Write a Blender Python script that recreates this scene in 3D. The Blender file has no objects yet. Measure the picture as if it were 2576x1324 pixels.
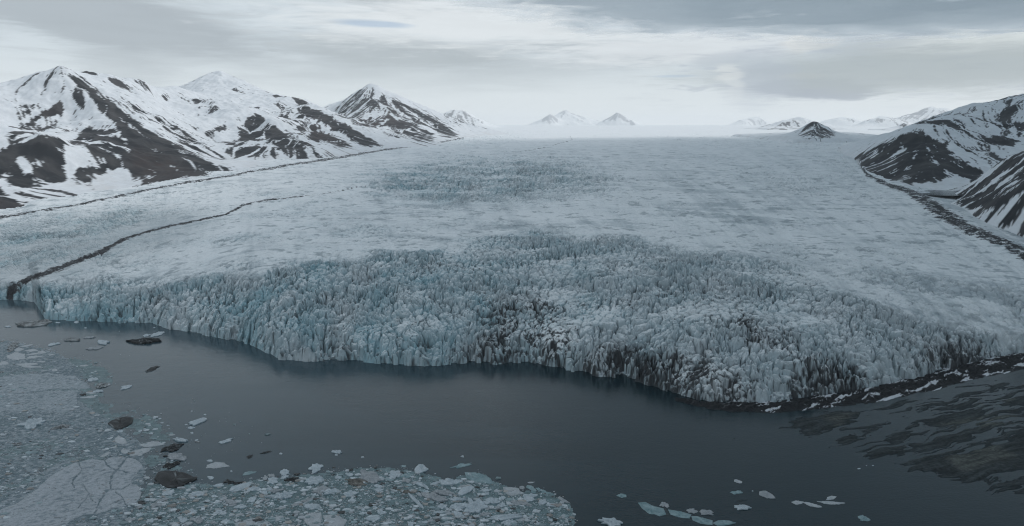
import bpy, math
import numpy as np
R = math.radians
F4 = np.float32
scene = bpy.context.scene
col = scene.collection

# ------------------------------------------------------------------ camera
EYE = 200.0
PITCH = R(11.2)                      # looking down
FPX, CX, CY, PW, PH = 1750.0, 1287.5, 662.0, 2575.0, 1324.0   # photograph measured 2575 x 1324
cam = bpy.data.cameras.new("camera")
cam.sensor_width = 36.0
cam.lens = 36.0 * FPX / PW
cam.clip_start, cam.clip_end = 1.0, 120000.0
camo = bpy.data.objects.new("camera", cam)
camo.location = (0, 0, EYE)
camo.rotation_euler = (R(90) - PITCH, 0, 0)
col.objects.link(camo)
scene.camera = camo

# ------------------------------------------------------------------ render settings
scene.view_settings.view_transform = 'Standard'
scene.view_settings.look = 'None'
scene.view_settings.exposure = 0.0
scene.view_settings.gamma = 1.0
scene.cycles.volume_bounces = 2
scene.cycles.use_denoising = True
scene.cycles.filter_width = 1.1
scene.cycles.max_bounces = 10
scene.cycles.diffuse_bounces = 4
scene.cycles.transparent_max_bounces = 12

# ------------------------------------------------------------------ sun and sky
SUN_EL, SUN_AZ = R(42), R(72)        # azimuth clockwise from the view direction: ahead, to the right, behind the cloud deck
sun = bpy.data.lights.new("sun", 'SUN')
sun.energy = 1.6
sun.angle = R(35)
sun.color = (1.0, 0.97, 0.93)
suno = bpy.data.objects.new("sun", sun)
suno.rotation_euler = (R(90) - SUN_EL, 0, -SUN_AZ + math.pi)
suno.location = (0, -50, 900)
col.objects.link(suno)


class NT:
    """small node-tree helper"""
    def __init__(self, tree):
        self.t = tree; self.n = tree.nodes; self.l = tree.links
    def put(self, sock, v):
        if isinstance(v, bpy.types.NodeSocket): self.l.new(v, sock)
        elif v is not None:
            if isinstance(v, (tuple, list)) and len(v) == 3 and sock.type == 'RGBA': v = (*v, 1)
            sock.default_value = v
    def node(self, kind, ins=None, **props):
        n = self.n.new(kind)
        for k, v in props.items(): setattr(n, k, v)
        for k, v in (ins or {}).items(): self.put(n.inputs[k], v)
        return n
    def m(self, op, a, b=None, c=None, clamp=False):
        n = self.node('ShaderNodeMath', operation=op, use_clamp=clamp)
        for i, v in enumerate((a, b, c)):
            if v is not None: self.put(n.inputs[i], v)
        return n.outputs[0]
    def mix(self, f, a, b):
        n = self.node('ShaderNodeMix', data_type='RGBA')
        self.put(n.inputs[0], f); self.put(n.inputs[6], a); self.put(n.inputs[7], b)
        return n.outputs[2]
    def noise(self, vec, scale, detail=4, rough=0.55, dist=0.0):
        n = self.node('ShaderNodeTexNoise', {'Vector': vec, 'Scale': scale, 'Detail': detail, 'Roughness': rough, 'Distortion': dist})
        return n.outputs['Fac']
    def remap(self, v, a, b, c=0.0, d=1.0, smooth=True):
        n = self.node('ShaderNodeMapRange', interpolation_type='SMOOTHSTEP' if smooth else 'LINEAR')
        for i, x in enumerate((v, a, b, c, d)): self.put(n.inputs[i], x)
        return n.outputs[0]


def ang(px, py):
    """compass (from +Y, to the right) and elevation of a point of the sky, degrees"""
    X, Y = (px - CX) / FPX, (CY - py) / FPX
    x, y, z = X, math.cos(PITCH) + Y * math.sin(PITCH), -math.sin(PITCH) + Y * math.cos(PITCH)
    return math.degrees(math.atan2(x, y)), math.degrees(math.atan2(z, math.hypot(x, y)))


world = bpy.data.worlds.new("World")
scene.world = world
world.use_nodes = True
T = NT(world.node_tree)
T.n.clear()
sky = T.node('ShaderNodeTexSky', sky_type='NISHITA', sun_disc=False, sun_elevation=SUN_EL, sun_rotation=SUN_AZ)
gen = T.node('ShaderNodeTexCoord').outputs['Generated']
sx = T.node('ShaderNodeSeparateXYZ', {0: gen})
dx, dy, dz = sx.outputs
el = T.m('MULTIPLY', T.m('ARCSINE', dz), 57.2958)
az = T.m('MULTIPLY', T.m('ARCTAN2', dx, dy), 57.2958)
zz = T.m('ADD', T.m('MAXIMUM', dz, 0.0), 0.07)
plane = T.node('ShaderNodeCombineXYZ', {0: T.m('DIVIDE', dx, zz), 1: T.m('DIVIDE', dy, zz), 2: 0.0}).outputs[0]
n_big = T.noise(plane, 0.45, 5, 0.55, 0.6)
streak_v = T.node('ShaderNodeMapping', {'Vector': gen, 'Scale': (5.0, 5.0, 42.0)}).outputs[0]
n_str = T.noise(streak_v, 1.3, 6, 0.6, 0.7)
n_fine = T.noise(streak_v, 3.2, 6, 0.62, 0.5)
# veil of cloud: paler towards the horizon, greyer overhead
base = T.mix(T.remap(el, 0.0, 7.0), (0.80, 0.86, 0.89), (0.66, 0.735, 0.785))
base = T.mix(T.remap(el, 12.0, 45.0), base, (0.50, 0.585, 0.66))
shade = T.m('ADD', T.m('MULTIPLY', n_str, 0.5), T.m('MULTIPLY', n_big, 0.5))
f_el = T.remap(el, 1.0, 7.0)
greys = T.m('MULTIPLY', T.remap(shade, 0.44, 0.60), f_el)
base = T.mix(T.m('MULTIPLY', greys, 0.62), base, (0.40, 0.445, 0.48))
# a lighter sky to the right of the valley, with cool patches
lilac = T.m('MULTIPLY', T.m('MULTIPLY', T.remap(n_fine, 0.5, 0.66), T.remap(az, 6, 16)), T.remap(el, 0.8, 2.5))
base = T.mix(T.m('MULTIPLY', lilac, 0.5), base, (0.36, 0.41, 0.50))


def blob(px, py, wx, wy, warp=0.8, soft=0.9, tilt=0.0):
    """soft patch of sky at a compass point; sizes in photograph pixels"""
    a0, e0 = ang(px, py)
    ka = 57.3 / FPX
    u = T.m('DIVIDE', T.m('SUBTRACT', az, a0), wx * ka)
    v = T.m('DIVIDE', T.m('SUBTRACT', T.m('SUBTRACT', el, e0), T.m('MULTIPLY', T.m('SUBTRACT', az, a0), tilt)), wy * ka)
    r = T.m('SQRT', T.m('ADD', T.m('MULTIPLY', u, u), T.m('MULTIPLY', v, v)))
    w = T.m('ADD', T.m('MULTIPLY', T.m('SUBTRACT', n_fine, 0.5), warp * 2.5), T.m('MULTIPLY', T.m('SUBTRACT', n_str, 0.5), warp * 2))
    return T.remap(T.m('ADD', r, w), 1.0 + soft * 0.5, 1.0 - soft * 0.5)


SKY_PATCHES = [  # px, py, wx, wy, warp, soft, tilt, strength, colour
    (250, 40, 310, 58, 0.4, 0.6, -0.16, 0.85, (0.42, 0.47, 0.51)),
    (310, 160, 90, 40, 0.6, 1.0, -0.2, 0.40, (0.44, 0.49, 0.53)),
    (1000, 130, 270, 36, 0.45, 0.7, -0.05, 0.75, (0.44, 0.49, 0.52)),
    (1050, 180, 420, 40, 0.5, 1.2, 0.0, 0.30, (0.46, 0.51, 0.54)),
    (1250, 60, 430, 55, 0.7, 1.1, 0.0, 0.80, (0.84, 0.88, 0.90)),
    (1700, 120, 320, 40, 0.8, 0.9, 0.03, 0.7, (0.80, 0.84, 0.87)),
    (930, 60, 75, 7, 0.5, 1.0, -0.03, 0.60, (0.36, 0.50, 0.68)),
    (1700, 192, 45, 3, 0.5, 1.0, 0.0, 0.5, (0.42, 0.55, 0.70)),
    (2040, 225, 120, 24, 0.7, 0.6, -0.04, 0.95, (0.36, 0.41, 0.49)),
    (2010, 192, 50, 7, 0.5, 0.8, 0.0, 0.7, (0.72, 0.72, 0.70)),
    (2050, 100, 56, 24, 0.7, 0.5, 0.12, 0.95, (0.86, 0.88, 0.87)),
    (2480, 105, 210, 30, 0.7, 0.5, 0.03, 0.95, (0.72, 0.77, 0.775)),
    (2170, 110, 130, 24, 0.6, 1.0, 0.0, 0.5, (0.42, 0.475, 0.53)),
    (2330, 175, 430, 44, 0.5, 0.9, 0.0, 0.85, (0.42, 0.475, 0.50)),
    (1815, 150, 70, 16, 0.6, 0.8, 0.1, 0.5, (0.47, 0.53, 0.60)),
    (1910, 200, 70, 60, 0.7, 1.0, 0.0, 0.5, (0.45, 0.51, 0.60)),
    (1826, 172, 34, 10, 0.9, 0.8, 0.0, 0.5, (0.80, 0.83, 0.83)),
    (1836, 192, 30, 9, 0.9, 0.8, 0.1, 0.5, (0.80, 0.83, 0.83)),
    (1845, 207, 24, 9, 0.8, 0.8, -0.2, 0.4, (0.78, 0.82, 0.83)),
    (1850, 234, 16, 18, 0.8, 0.9, 0.0, 0.3, (0.76, 0.80, 0.82)),
]
for px, py, wx, wy, warp, soft, tilt, k, c in SKY_PATCHES:
    base = T.mix(T.m('MULTIPLY', blob(px, py, wx, wy, warp, soft, tilt), k), base, c)
hazeband = T.remap(el, 1.6, -0.5)
base = T.mix(T.m('MULTIPLY', hazeband, 0.8), base, (0.86, 0.91, 0.93))
bg_sky = T.node('ShaderNodeBackground', {'Color': sky.outputs[0], 'Strength': 0.10})
bg_cloud = T.node('ShaderNodeBackground', {'Color': base, 'Strength': 1.0})
mixs = T.node('ShaderNodeMixShader', {0: 0.94, 1: bg_sky.outputs[0], 2: bg_cloud.outputs[0]})
T.l.new(mixs.outputs[0], T.node('ShaderNodeOutputWorld').inputs[0])

# ------------------------------------------------------------------ numpy noise
def hsh(ix, iy, seed):
    h = (ix.astype(np.int64) * 374761393 + iy.astype(np.int64) * 668265263 + seed * 974711) & 0xFFFFFFFF
    h = ((h ^ (h >> 13)) * 1274126177) & 0xFFFFFFFF
    h = ((h ^ (h >> 16)) * 2246822519) & 0xFFFFFFFF
    return ((h ^ (h >> 15)) & 0xFFFFFF).astype(F4) / F4(0xFFFFFF)


def perlin(x, y, seed=0):
    x0, y0 = np.floor(x), np.floor(y)
    fx, fy = (x - x0).astype(F4), (y - y0).astype(F4)
    ix, iy = x0.astype(np.int64), y0.astype(np.int64)
    def g(a, b):
        t = hsh(ix + a, iy + b, seed) * F4(2 * math.pi)
        return np.cos(t) * (fx - a) + np.sin(t) * (fy - b)
    u = fx * fx * fx * (fx * (fx * 6 - 15) + 10); v = fy * fy * fy * (fy * (fy * 6 - 15) + 10)
    a = g(0, 0); a += u * (g(1, 0) - a)
    b = g(0, 1); b += u * (g(1, 1) - b)
    return (a + v * (b - a)) * F4(1.5)


def fbm(x, y, seed=0, octs=4, gain=0.5):
    s = 0; a = 1.0; t = 0
    for k in range(octs):
        s = s + a * perlin(x * 2 ** k + 17.3 * k, y * 2 ** k - 9.1 * k, seed + k); t += a; a *= gain
    return s / t


def ridged(x, y, seed=0, octs=4, gain=0.5):
    s = 0; a = 1.0; t = 0
    for k in range(octs):
        s = s + a * (1 - np.abs(perlin(x * 2 ** k + 7.7 * k, y * 2 ** k + 3.1 * k, seed + k))); t += a; a *= gain
    return s / t


def worley(x, y, seed=0, jit=0.9):
    ix, iy = np.floor(x).astype(np.int64), np.floor(y).astype(np.int64)
    f1 = np.full(x.shape, 9, F4); f2 = np.full(x.shape, 9, F4)
    rid = np.zeros(x.shape, F4); ox = np.zeros(x.shape, F4); oy = np.zeros(x.shape, F4)
    for a in (-1, 0, 1):
        for b in (-1, 0, 1):
            cx, cy = ix + a, iy + b
            ddx = (cx + 0.5 + (hsh(cx, cy, seed) - 0.5) * jit - x).astype(F4)
            ddy = (cy + 0.5 + (hsh(cx, cy, seed + 51) - 0.5) * jit - y).astype(F4)
            d = np.sqrt(ddx * ddx + ddy * ddy)
            near = d < f1
            f2 = np.where(near, f1, np.minimum(f2, d)); f1 = np.where(near, d, f1)
            rid = np.where(near, hsh(cx, cy, seed + 97), rid)
            ox = np.where(near, ddx, ox); oy = np.where(near, ddy, oy)
    return f1, f2, rid, ox, oy


def lod(x, y, seed, octs, gain, lam, step, kind=0):
    """fractal noise that leaves out the octaves too fine for the mesh there"""
    s = 0; a = 1.0; t = 0
    for k in range(octs):
        w = sstep(lam / 2 ** k / step, 2.0, 4.5)
        n = perlin(x * 2 ** k + 17.3 * k, y * 2 ** k - 9.1 * k, seed + k)
        if kind: n = 0.72 - np.abs(n) * 1.35
        s = s + a * n * w; t = t + (a * w) ** 2; a *= gain
    return s / np.sqrt(t + 0.02)


def sstep(x, a, b):
    t = np.clip((x - a) / (b - a), 0, 1)
    return t * t * (3 - 2 * t)


# ------------------------------------------------------------------ photograph <-> world
CP, SP = math.cos(PITCH), math.sin(PITCH)


def ray(px, py):
    X = (np.asarray(px, float) - CX) / FPX; Y = (CY - np.asarray(py, float)) / FPX
    return X, CP + Y * SP, -SP + Y * CP


def on_plane(px, py, z=0.0):
    x, y, dz_ = ray(px, py)
    t = (z - EYE) / np.minimum(dz_, -1e-4)
    return x * t, y * t


def at_dist(px, py, d):
    x, y, z = ray(px, py)
    k = d / np.hypot(x, y)
    return x * k, y * k, EYE + z * k


def project(x, y, z):
    dz_ = z - EYE
    f = np.maximum(y * CP - dz_ * SP, 1e-3)
    return CX + FPX * x / f, CY - FPX * (y * SP + dz_ * CP) / f


class Canvas:
    """a soft map of where a surface has some property, drawn in photograph coordinates and looked up on the terrain"""
    M, S = 300, 2.0
    def __init__(self):
        self.w = int((PW + 2 * self.M) / self.S); self.h = int((PH + 2 * self.M) / self.S)
        self.a = np.zeros((self.h, self.w), F4)
        self.gx, self.gy = np.meshgrid(np.arange(self.w) * self.S - self.M, np.arange(self.h) * self.S - self.M)
    @staticmethod
    def inside(pts, gx, gy):
        m = np.zeros(gx.shape, bool)
        n = len(pts)
        for i in range(n):
            (x1, y1), (x2, y2) = pts[i], pts[(i + 1) % n]
            if y1 == y2: continue
            c = (y1 > gy) != (y2 > gy)
            m ^= c & (gx < (x2 - x1) * (gy - y1) / (y2 - y1) + x1)
        return m
    def poly(self, pts, v=1.0, blur=6, op='max'):
        b = self.blurred(self.inside(pts, self.gx, self.gy).astype(F4), blur / self.S) * v
        self.a = np.maximum(self.a, b) if op == 'max' else self.a + b
        return self
    def line(self, pts, wid, v=1.0, soft=1.0):
        pts = np.array(pts, float); wid = np.broadcast_to(np.asarray(wid, float), (len(pts),))
        best = np.zeros_like(self.a)
        for i in range(len(pts) - 1):
            p, q = pts[i], pts[i + 1]; d = q - p; L = max((d * d).sum(), 1e-6)
            t = np.clip(((self.gx - p[0]) * d[0] + (self.gy - p[1]) * d[1]) / L, 0, 1)
            r = np.hypot(self.gx - p[0] - t * d[0], (self.gy - p[1] - t * d[1]))
            w = wid[i] + t * (wid[i + 1] - wid[i])
            best = np.maximum(best, np.clip(1.5 - r / np.maximum(w, .1) / soft, 0, 1))
        self.a = np.maximum(self.a, best * v)
        return self
    @staticmethod
    def blurred(a, r):
        r = int(round(r))
        for _ in range(2):
            if r < 1: break
            for ax in (0, 1):
                p = np.concatenate([np.repeat(a.take([0], ax), r + 1, ax), a, np.repeat(a.take([-1], ax), r, ax)], ax)
                c = np.cumsum(p, ax, dtype=np.float64)
                n = a.shape[ax]
                a = ((c.take(range(2 * r + 1, 2 * r + 1 + n), ax) - c.take(range(0, n), ax)) / (2 * r + 1)).astype(F4)
        return a
    def at(self, px, py):
        u = np.clip((px + self.M) / self.S, 0, self.w - 1.01); v = np.clip((py + self.M) / self.S, 0, self.h - 1.01)
        i, j = u.astype(int), v.astype(int); fu, fv = (u - i).astype(F4), (v - j).astype(F4)
        A = self.a
        return (A[j, i] * (1 - fu) + A[j, i + 1] * fu) * (1 - fv) + (A[j + 1, i] * (1 - fu) + A[j + 1, i + 1] * fu) * fv


# ------------------------------------------------------------------ mesh helpers
def link(o, kind=None, label=None, cat=None, group=None):
    col.objects.link(o)
    for k, v in (('kind', kind), ('label', label), ('category', cat), ('group', group)):
        if v: o[k] = v
    return o


def mesh_from(name, co, quads, material, rgb=None, smooth=True, ngons=None):
    """co (n,3); quads (m,4) int, or a list of index arrays in ngons = (loop_indices, loop_totals)"""
    me = bpy.data.meshes.new(name)
    co = np.ascontiguousarray(co, F4)
    me.vertices.add(len(co)); me.vertices.foreach_set('co', co.ravel())
    if ngons is None:
        lv = np.ascontiguousarray(quads, np.int32).ravel(); k = quads.shape[1]
        tot = np.full(len(quads), k, np.int32)
    else:
        lv, tot = ngons
    st = np.concatenate([[0], np.cumsum(tot)[:-1]]).astype(np.int32)
    me.loops.add(len(lv)); me.loops.foreach_set('vertex_index', np.asarray(lv, np.int32))
    me.polygons.add(len(tot)); me.polygons.foreach_set('loop_start', st)
    me.polygons.foreach_set('use_smooth', np.full(len(tot), smooth, bool))
    me.update(calc_edges=True)
    if rgb is not None:
        a = me.attributes.new('albedo', 'FLOAT_COLOR', 'POINT')
        c4 = np.ones((len(co), 4), F4); c4[:, :3] = rgb
        a.data.foreach_set('color', c4.ravel())
    me.materials.append(material)
    return bpy.data.objects.new(name, me)


def grid_obj(name, X, Y, Z, material, rgb=None, keep=None, smooth=True):
    nr, nc = X.shape
    co = np.stack([X, Y, Z], -1).reshape(-1, 3)
    idx = np.arange(nr * nc).reshape(nr, nc)
    q = np.stack([idx[:-1, :-1], idx[:-1, 1:], idx[1:, 1:], idx[1:, :-1]], -1).reshape(-1, 4)
    if keep is not None:
        k = (keep[:-1, :-1] | keep[:-1, 1:] | keep[1:, 1:] | keep[1:, :-1]).reshape(-1)
        q = q[k]
        used = np.zeros(nr * nc, bool); used[q.ravel()] = True
        new = np.cumsum(used) - 1
        co = co[used]; q = new[q]
        if rgb is not None: rgb = rgb.reshape(-1, 3)[used]
    elif rgb is not None: rgb = rgb.reshape(-1, 3)
    return mesh_from(name, co, q, material, rgb, smooth)


def material(name, rough=0.7, noise=0.12, scale=0.25, bump=0.0, bscale=0.5, spec=0.3, sss=0.0):
    m = bpy.data.materials.new(name); m.use_nodes = True
    t = NT(m.node_tree); t.n.clear()
    a = t.node('ShaderNodeAttribute', attribute_name='albedo').outputs['Color']
    pos = t.node('ShaderNodeTexCoord').outputs['Object']
    f = t.remap(t.noise(pos, scale, 6, 0.65), 0.25, 0.75, 1 - noise, 1 + noise, False)
    c = t.node('ShaderNodeVectorMath', {0: a, 1: f}, operation='MULTIPLY').outputs[0]
    p = t.node('ShaderNodeBsdfPrincipled', {'Base Color': c, 'Roughness': rough, 'Specular IOR Level': spec})
    if bump:
        b = t.node('ShaderNodeBump', {'Height': t.noise(pos, bscale, 5, 0.6), 'Strength': bump, 'Distance': 1.0})
        t.put(p.inputs['Normal'], b.outputs[0])
    t.l.new(p.outputs[0], t.node('ShaderNodeOutputMaterial').inputs[0])
    return m


M_ICE = material('glacier_ice', 0.6, 0.10, 0.35, 0.25, 0.6)
M_ROCK = material('rock_and_snow', 0.85, 0.12, 0.05, 0.3, 0.12)
M_FLOE = material('floe_ice', 0.5, 0.30, 1.6, 0.7, 2.2)
M_MUD = material('wet_mud', 0.8, 0.3, 0.25, 0.2, 0.8, 0.12)
M_SLUSH = material('slush', 0.4, 0.25, 0.6, 0.2, 1.5)


def lerp3(a, b, t):
    return a + (b - a) * t[..., None]


def C3(*c): return np.array(c, F4)


# ------------------------------------------------------------------ water
def water_material():
    m = bpy.data.materials.new('fjord_water'); m.use_nodes = True
    t = NT(m.node_tree); t.n.clear()
    pos = t.node('ShaderNodeTexCoord').outputs['Object']
    st = t.node('ShaderNodeMapping', {'Vector': pos, 'Scale': (0.5, 1.0, 1.0)}).outputs[0]
    h = t.m('ADD', t.noise(st, 0.9, 3, 0.5), t.m('MULTIPLY', t.noise(st, 0.12, 3, 0.5), 1.2))
    b = t.node('ShaderNodeBump', {'Height': h, 'Strength': 0.09, 'Distance': 1.0})
    rg = t.remap(t.noise(st, 0.012, 4, 0.6, 0.6), 0.35, 0.7, 0.05, 0.17)
    xs = t.node('ShaderNodeSeparateXYZ', {0: pos}).outputs[0]
    sheen_mask = t.m('ADD', t.m('MULTIPLY', xs, -0.0045), t.m('MULTIPLY', t.noise(st, 0.006, 4, 0.6, 1.0), 1.2))
    sheen_col = t.mix(t.remap(sheen_mask, 0.05, 1.7), (0.007, 0.022, 0.029), (0.040, 0.071, 0.088))  # sky sheen painted into the water's own colour, paler towards the left
    p = t.node('ShaderNodeBsdfPrincipled', {'Base Color': sheen_col, 'Roughness': rg, 'IOR': 1.33, 'Normal': b.outputs[0]})
    t.l.new(p.outputs[0], t.node('ShaderNodeOutputMaterial').inputs[0])
    return m


M_WATER = water_material()
wx, wy = np.meshgrid(np.linspace(-3000, 3000, 13), np.linspace(-2500, 1300, 9))
link(grid_obj('water', wx, wy, np.zeros_like(wx), M_WATER), 'structure', 'dark grey fjord water in front of the glacier')

# ------------------------------------------------------------------ glacier
# waterline of the ice front, read along the photograph
FRONT = [(-600, 740), (-300, 745), (0, 755), (60, 757), (86, 760), (112, 801), (120, 804), (150, 806), (200, 808), (300, 812), (380, 813),
         (430, 830), (500, 840), (560, 853), (610, 862), (660, 884), (700, 902), (750, 907), (850, 908), (950, 912), (1030, 921),
         (1060, 921), (1130, 915), (1180, 912), (1250, 915), (1330, 914), (1400, 925), (1500, 945), (1570, 950), (1650, 975),
         (1720, 998), (1780, 1012), (1840, 1014), (1950, 1014), (2050, 1000), (2100, 990), (2200, 975), (2300, 952), (2400, 925), (2480, 905),
         (2575, 890), (2900, 860), (3300, 840)]
fp = np.array(FRONT, float)
fx_, fy_ = on_plane(fp[:, 0], fp[:, 1])
F_AZ, F_D = np.arctan2(fx_, fy_), np.hypot(fx_, fy_)


def front_d(a): return np.interp(a, F_AZ, F_D)


SM_AZ = np.linspace(F_AZ[0], F_AZ[-1], 1200)
_w = np.hanning(121); _w /= _w.sum()
_d = front_d(SM_AZ); SM_D = np.convolve(np.pad(_d, 60, mode='edge'), _w, mode='valid')


PROF_S = np.array([0, 4, 30, 60, 100, 200, 300, 450, 600, 1000, 1500, 2500, 4000, 7000, 12000, 30000])
PROF_Z = np.array([13, 15, 23, 32, 42, 55, 63, 74, 84, 103, 122, 145, 165, 183, 196, 206])


def glacier_base(x, y):
    a = np.arctan2(x, y); d = np.hypot(x, y)
    s = d - front_d(a)
    s2 = d - np.interp(a, SM_AZ, SM_D)
    s2 = s + (s2 - s) * sstep(s, 5, 150)
    z = np.interp(s2, PROF_S, PROF_Z)
    low = sstep(a, R(-20), R(-33)) * 0.42 + sstep(a, R(8), R(24)) * 0.18        # the ends of the front stand lower
    z = z * (1 - low * np.interp(s, [0, 60, 250, 800, 1800], [0.25, 1, 0.8, 0.25, 0]))
    return z, s, a, d


def hit_glacier(px, py):
    """distance at which the sight line through a point of the photograph meets the ice"""
    x, y, z = ray(px, py); n = math.hypot(x, y)
    ds = np.geomspace(350, 30000, 4000)
    g = glacier_base(x / n * ds, y / n * ds)[0]
    below = (EYE + z / n * ds) < g
    return float(ds[np.argmax(below)]) if below.any() else 20000.0


serac = Canvas()
serac.poly([(-250, 700), (100, 716), (300, 704), (450, 703), (640, 692), (700, 680), (900, 652), (1050, 622), (1200, 602), (1400, 588), (1550, 592),
            (1650, 620), (1750, 627), (1900, 645), (2000, 665), (2100, 720), (2250, 780), (2400, 820), (2575, 845), (2850, 850),
            (2850, 1100), (1600, 1100), (-250, 900)], 1.0, 12)
serac.poly([(880, 470), (980, 430), (1150, 405), (1300, 396), (1430, 402), (1490, 425), (1580, 455), (1450, 482), (1300, 508), (1150, 518), (1000, 500)], 0.90, 26)
serac.poly([(-250, 560), (0, 560), (250, 520), (400, 520), (330, 590), (100, 690), (-250, 720)], 0.40, 18)
serac.poly([(690, 510), (800, 500), (880, 530), (760, 545)], 0.35, 14)
serac.poly([(760, 560), (880, 545), (980, 575), (860, 600)], 0.40, 14)
serac.poly([(1850, 430), (1950, 420), (2100, 455), (2080, 500), (1960, 480)], 0.35, 16)
serac.poly([(2040, 395), (2140, 375), (2160, 420), (2240, 480), (2100, 450)], 0.35, 12)
serac.poly([(2150, 640), (2400, 660), (2620, 760), (2620, 860), (2300, 780)], 0.35, 30)
serac.poly([(1640, 600), (1900, 600), (2300, 640), (2600, 690), (2620, 880), (2200, 800), (1950, 680)], 0.30, 40)
serac.poly([(250, 640), (520, 590), (900, 570), (1000, 600), (800, 660), (500, 705), (150, 710)], 0.20, 30)
serac.poly([(950, 380), (1300, 370), (1700, 440), (1500, 500), (1000, 540), (850, 500)], 0.22, 40)
serac.poly([(1480, 352), (1800, 348), (2160, 350), (2100, 372), (1700, 362)], 0.30, 8)
serac.poly([(1140, 330), (1300, 335), (1330, 350), (1180, 372), (1050, 380)], 0.30, 8)

greyice = Canvas()
greyice.poly([(-250, 580), (0, 575), (250, 535), (420, 525), (560, 550), (420, 610), (250, 670), (100, 712), (-250, 760)], 0.85, 25)
greyice.poly([(100, 690), (640, 680), (1000, 640), (1500, 600), (1900, 650), (2600, 780), (2700, 1050), (100, 1050)], 0.08, 30)
dirt = Canvas()
dirt.poly([(1130, 905), (1200, 840), (1290, 720), (1400, 760), (1480, 830), (1420, 925), (1300, 918)], 0.55, 22)
dirt.poly([(1400, 930), (1500, 850), (1700, 870), (1900, 930), (1950, 1030), (1700, 1010)], 0.62, 25)
dirt.poly([(1720, 790), (1850, 770), (2020, 840), (2080, 900), (1900, 900)], 0.55, 25)
dirt.poly([(1950, 870), (2150, 900), (2300, 960), (2200, 1010), (1980, 1000)], 0.62, 25)
dirt.poly([(2280, 880), (2400, 850), (2600, 860), (2700, 900), (2400, 930)], 0.75, 18)
dirt.poly([(560, 870), (800, 850), (1200, 880), (1200, 930), (700, 920)], 0.30, 20)
dirt.line([(1640, 985), (1720, 1005), (1780, 1022), (1950, 1022), (2100, 1000), (2200, 985), (2300, 962), (2400, 935), (2575, 895)], 12, 1.0)
moraine_line = Canvas()
moraine_line.line([(20, 722), (100, 692), (180, 662), (260, 630), (320, 601), (380, 579), (470, 561), (560, 543), (610, 518), (660, 506), (750, 495), (830, 484), (930, 466)],
                  [4.5, 4.5, 4.5, 3.8, 3.0, 2.0, 1.7, 1.7, 1.6, 1.3, .7, .5, .3], 1.0, 1.5)
moraine_line.line([(-200, 590), (0, 548), (150, 523), (300, 493), (450, 463), (600, 439), (750, 412), (850, 397), (970, 377), (1090, 362), (1165, 347)],
                  [2.6, 2, 1.6, 1.6, 1.8, 1.5, 2.0, 1.8, 1.4, 1.2, 1.0], 0.85, 1.7)
moraine_line.line([(2110, 372), (2155, 402), (2180, 440), (2240, 468), (2280, 478), (2320, 500), (2370, 535), (2430, 572), (2520, 610), (2575, 640), (2800, 720)],
                  [1.5, 2.2, 3, 5, 7, 11, 13, 10, 10, 11, 16], 0.9, 1.4)
moraine_line.line([(1390, 366), (1440, 352), (1432, 342)], 0.9, 0.7)
moraine_line.line([(1290, 385), (1380, 370)], 0.8, 0.7)

# right-hand edge of the ice on the ground
RIGHT = [(2100, 378), (2160, 404), (2195, 445), (2260, 470), (2330, 495), (2390, 530), (2450, 568), (2530, 600), (2640, 650), (2900, 760)]
rd = [hit_glacier(*p) for p in RIGHT]
rxy = np.array([at_dist(p[0], p[1], d)[:2] for p, d in zip(RIGHT, rd)])
o_ = np.argsort(rxy[:, 1]); R_Y, R_X = rxy[o_, 1], rxy[o_, 0]
R_Y = np.append(R_Y, [R_Y[-1] + 300, R_Y[-1] + 1200]); R_X = np.append(R_X, [R_X[-1] + 500, 9000])


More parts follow.
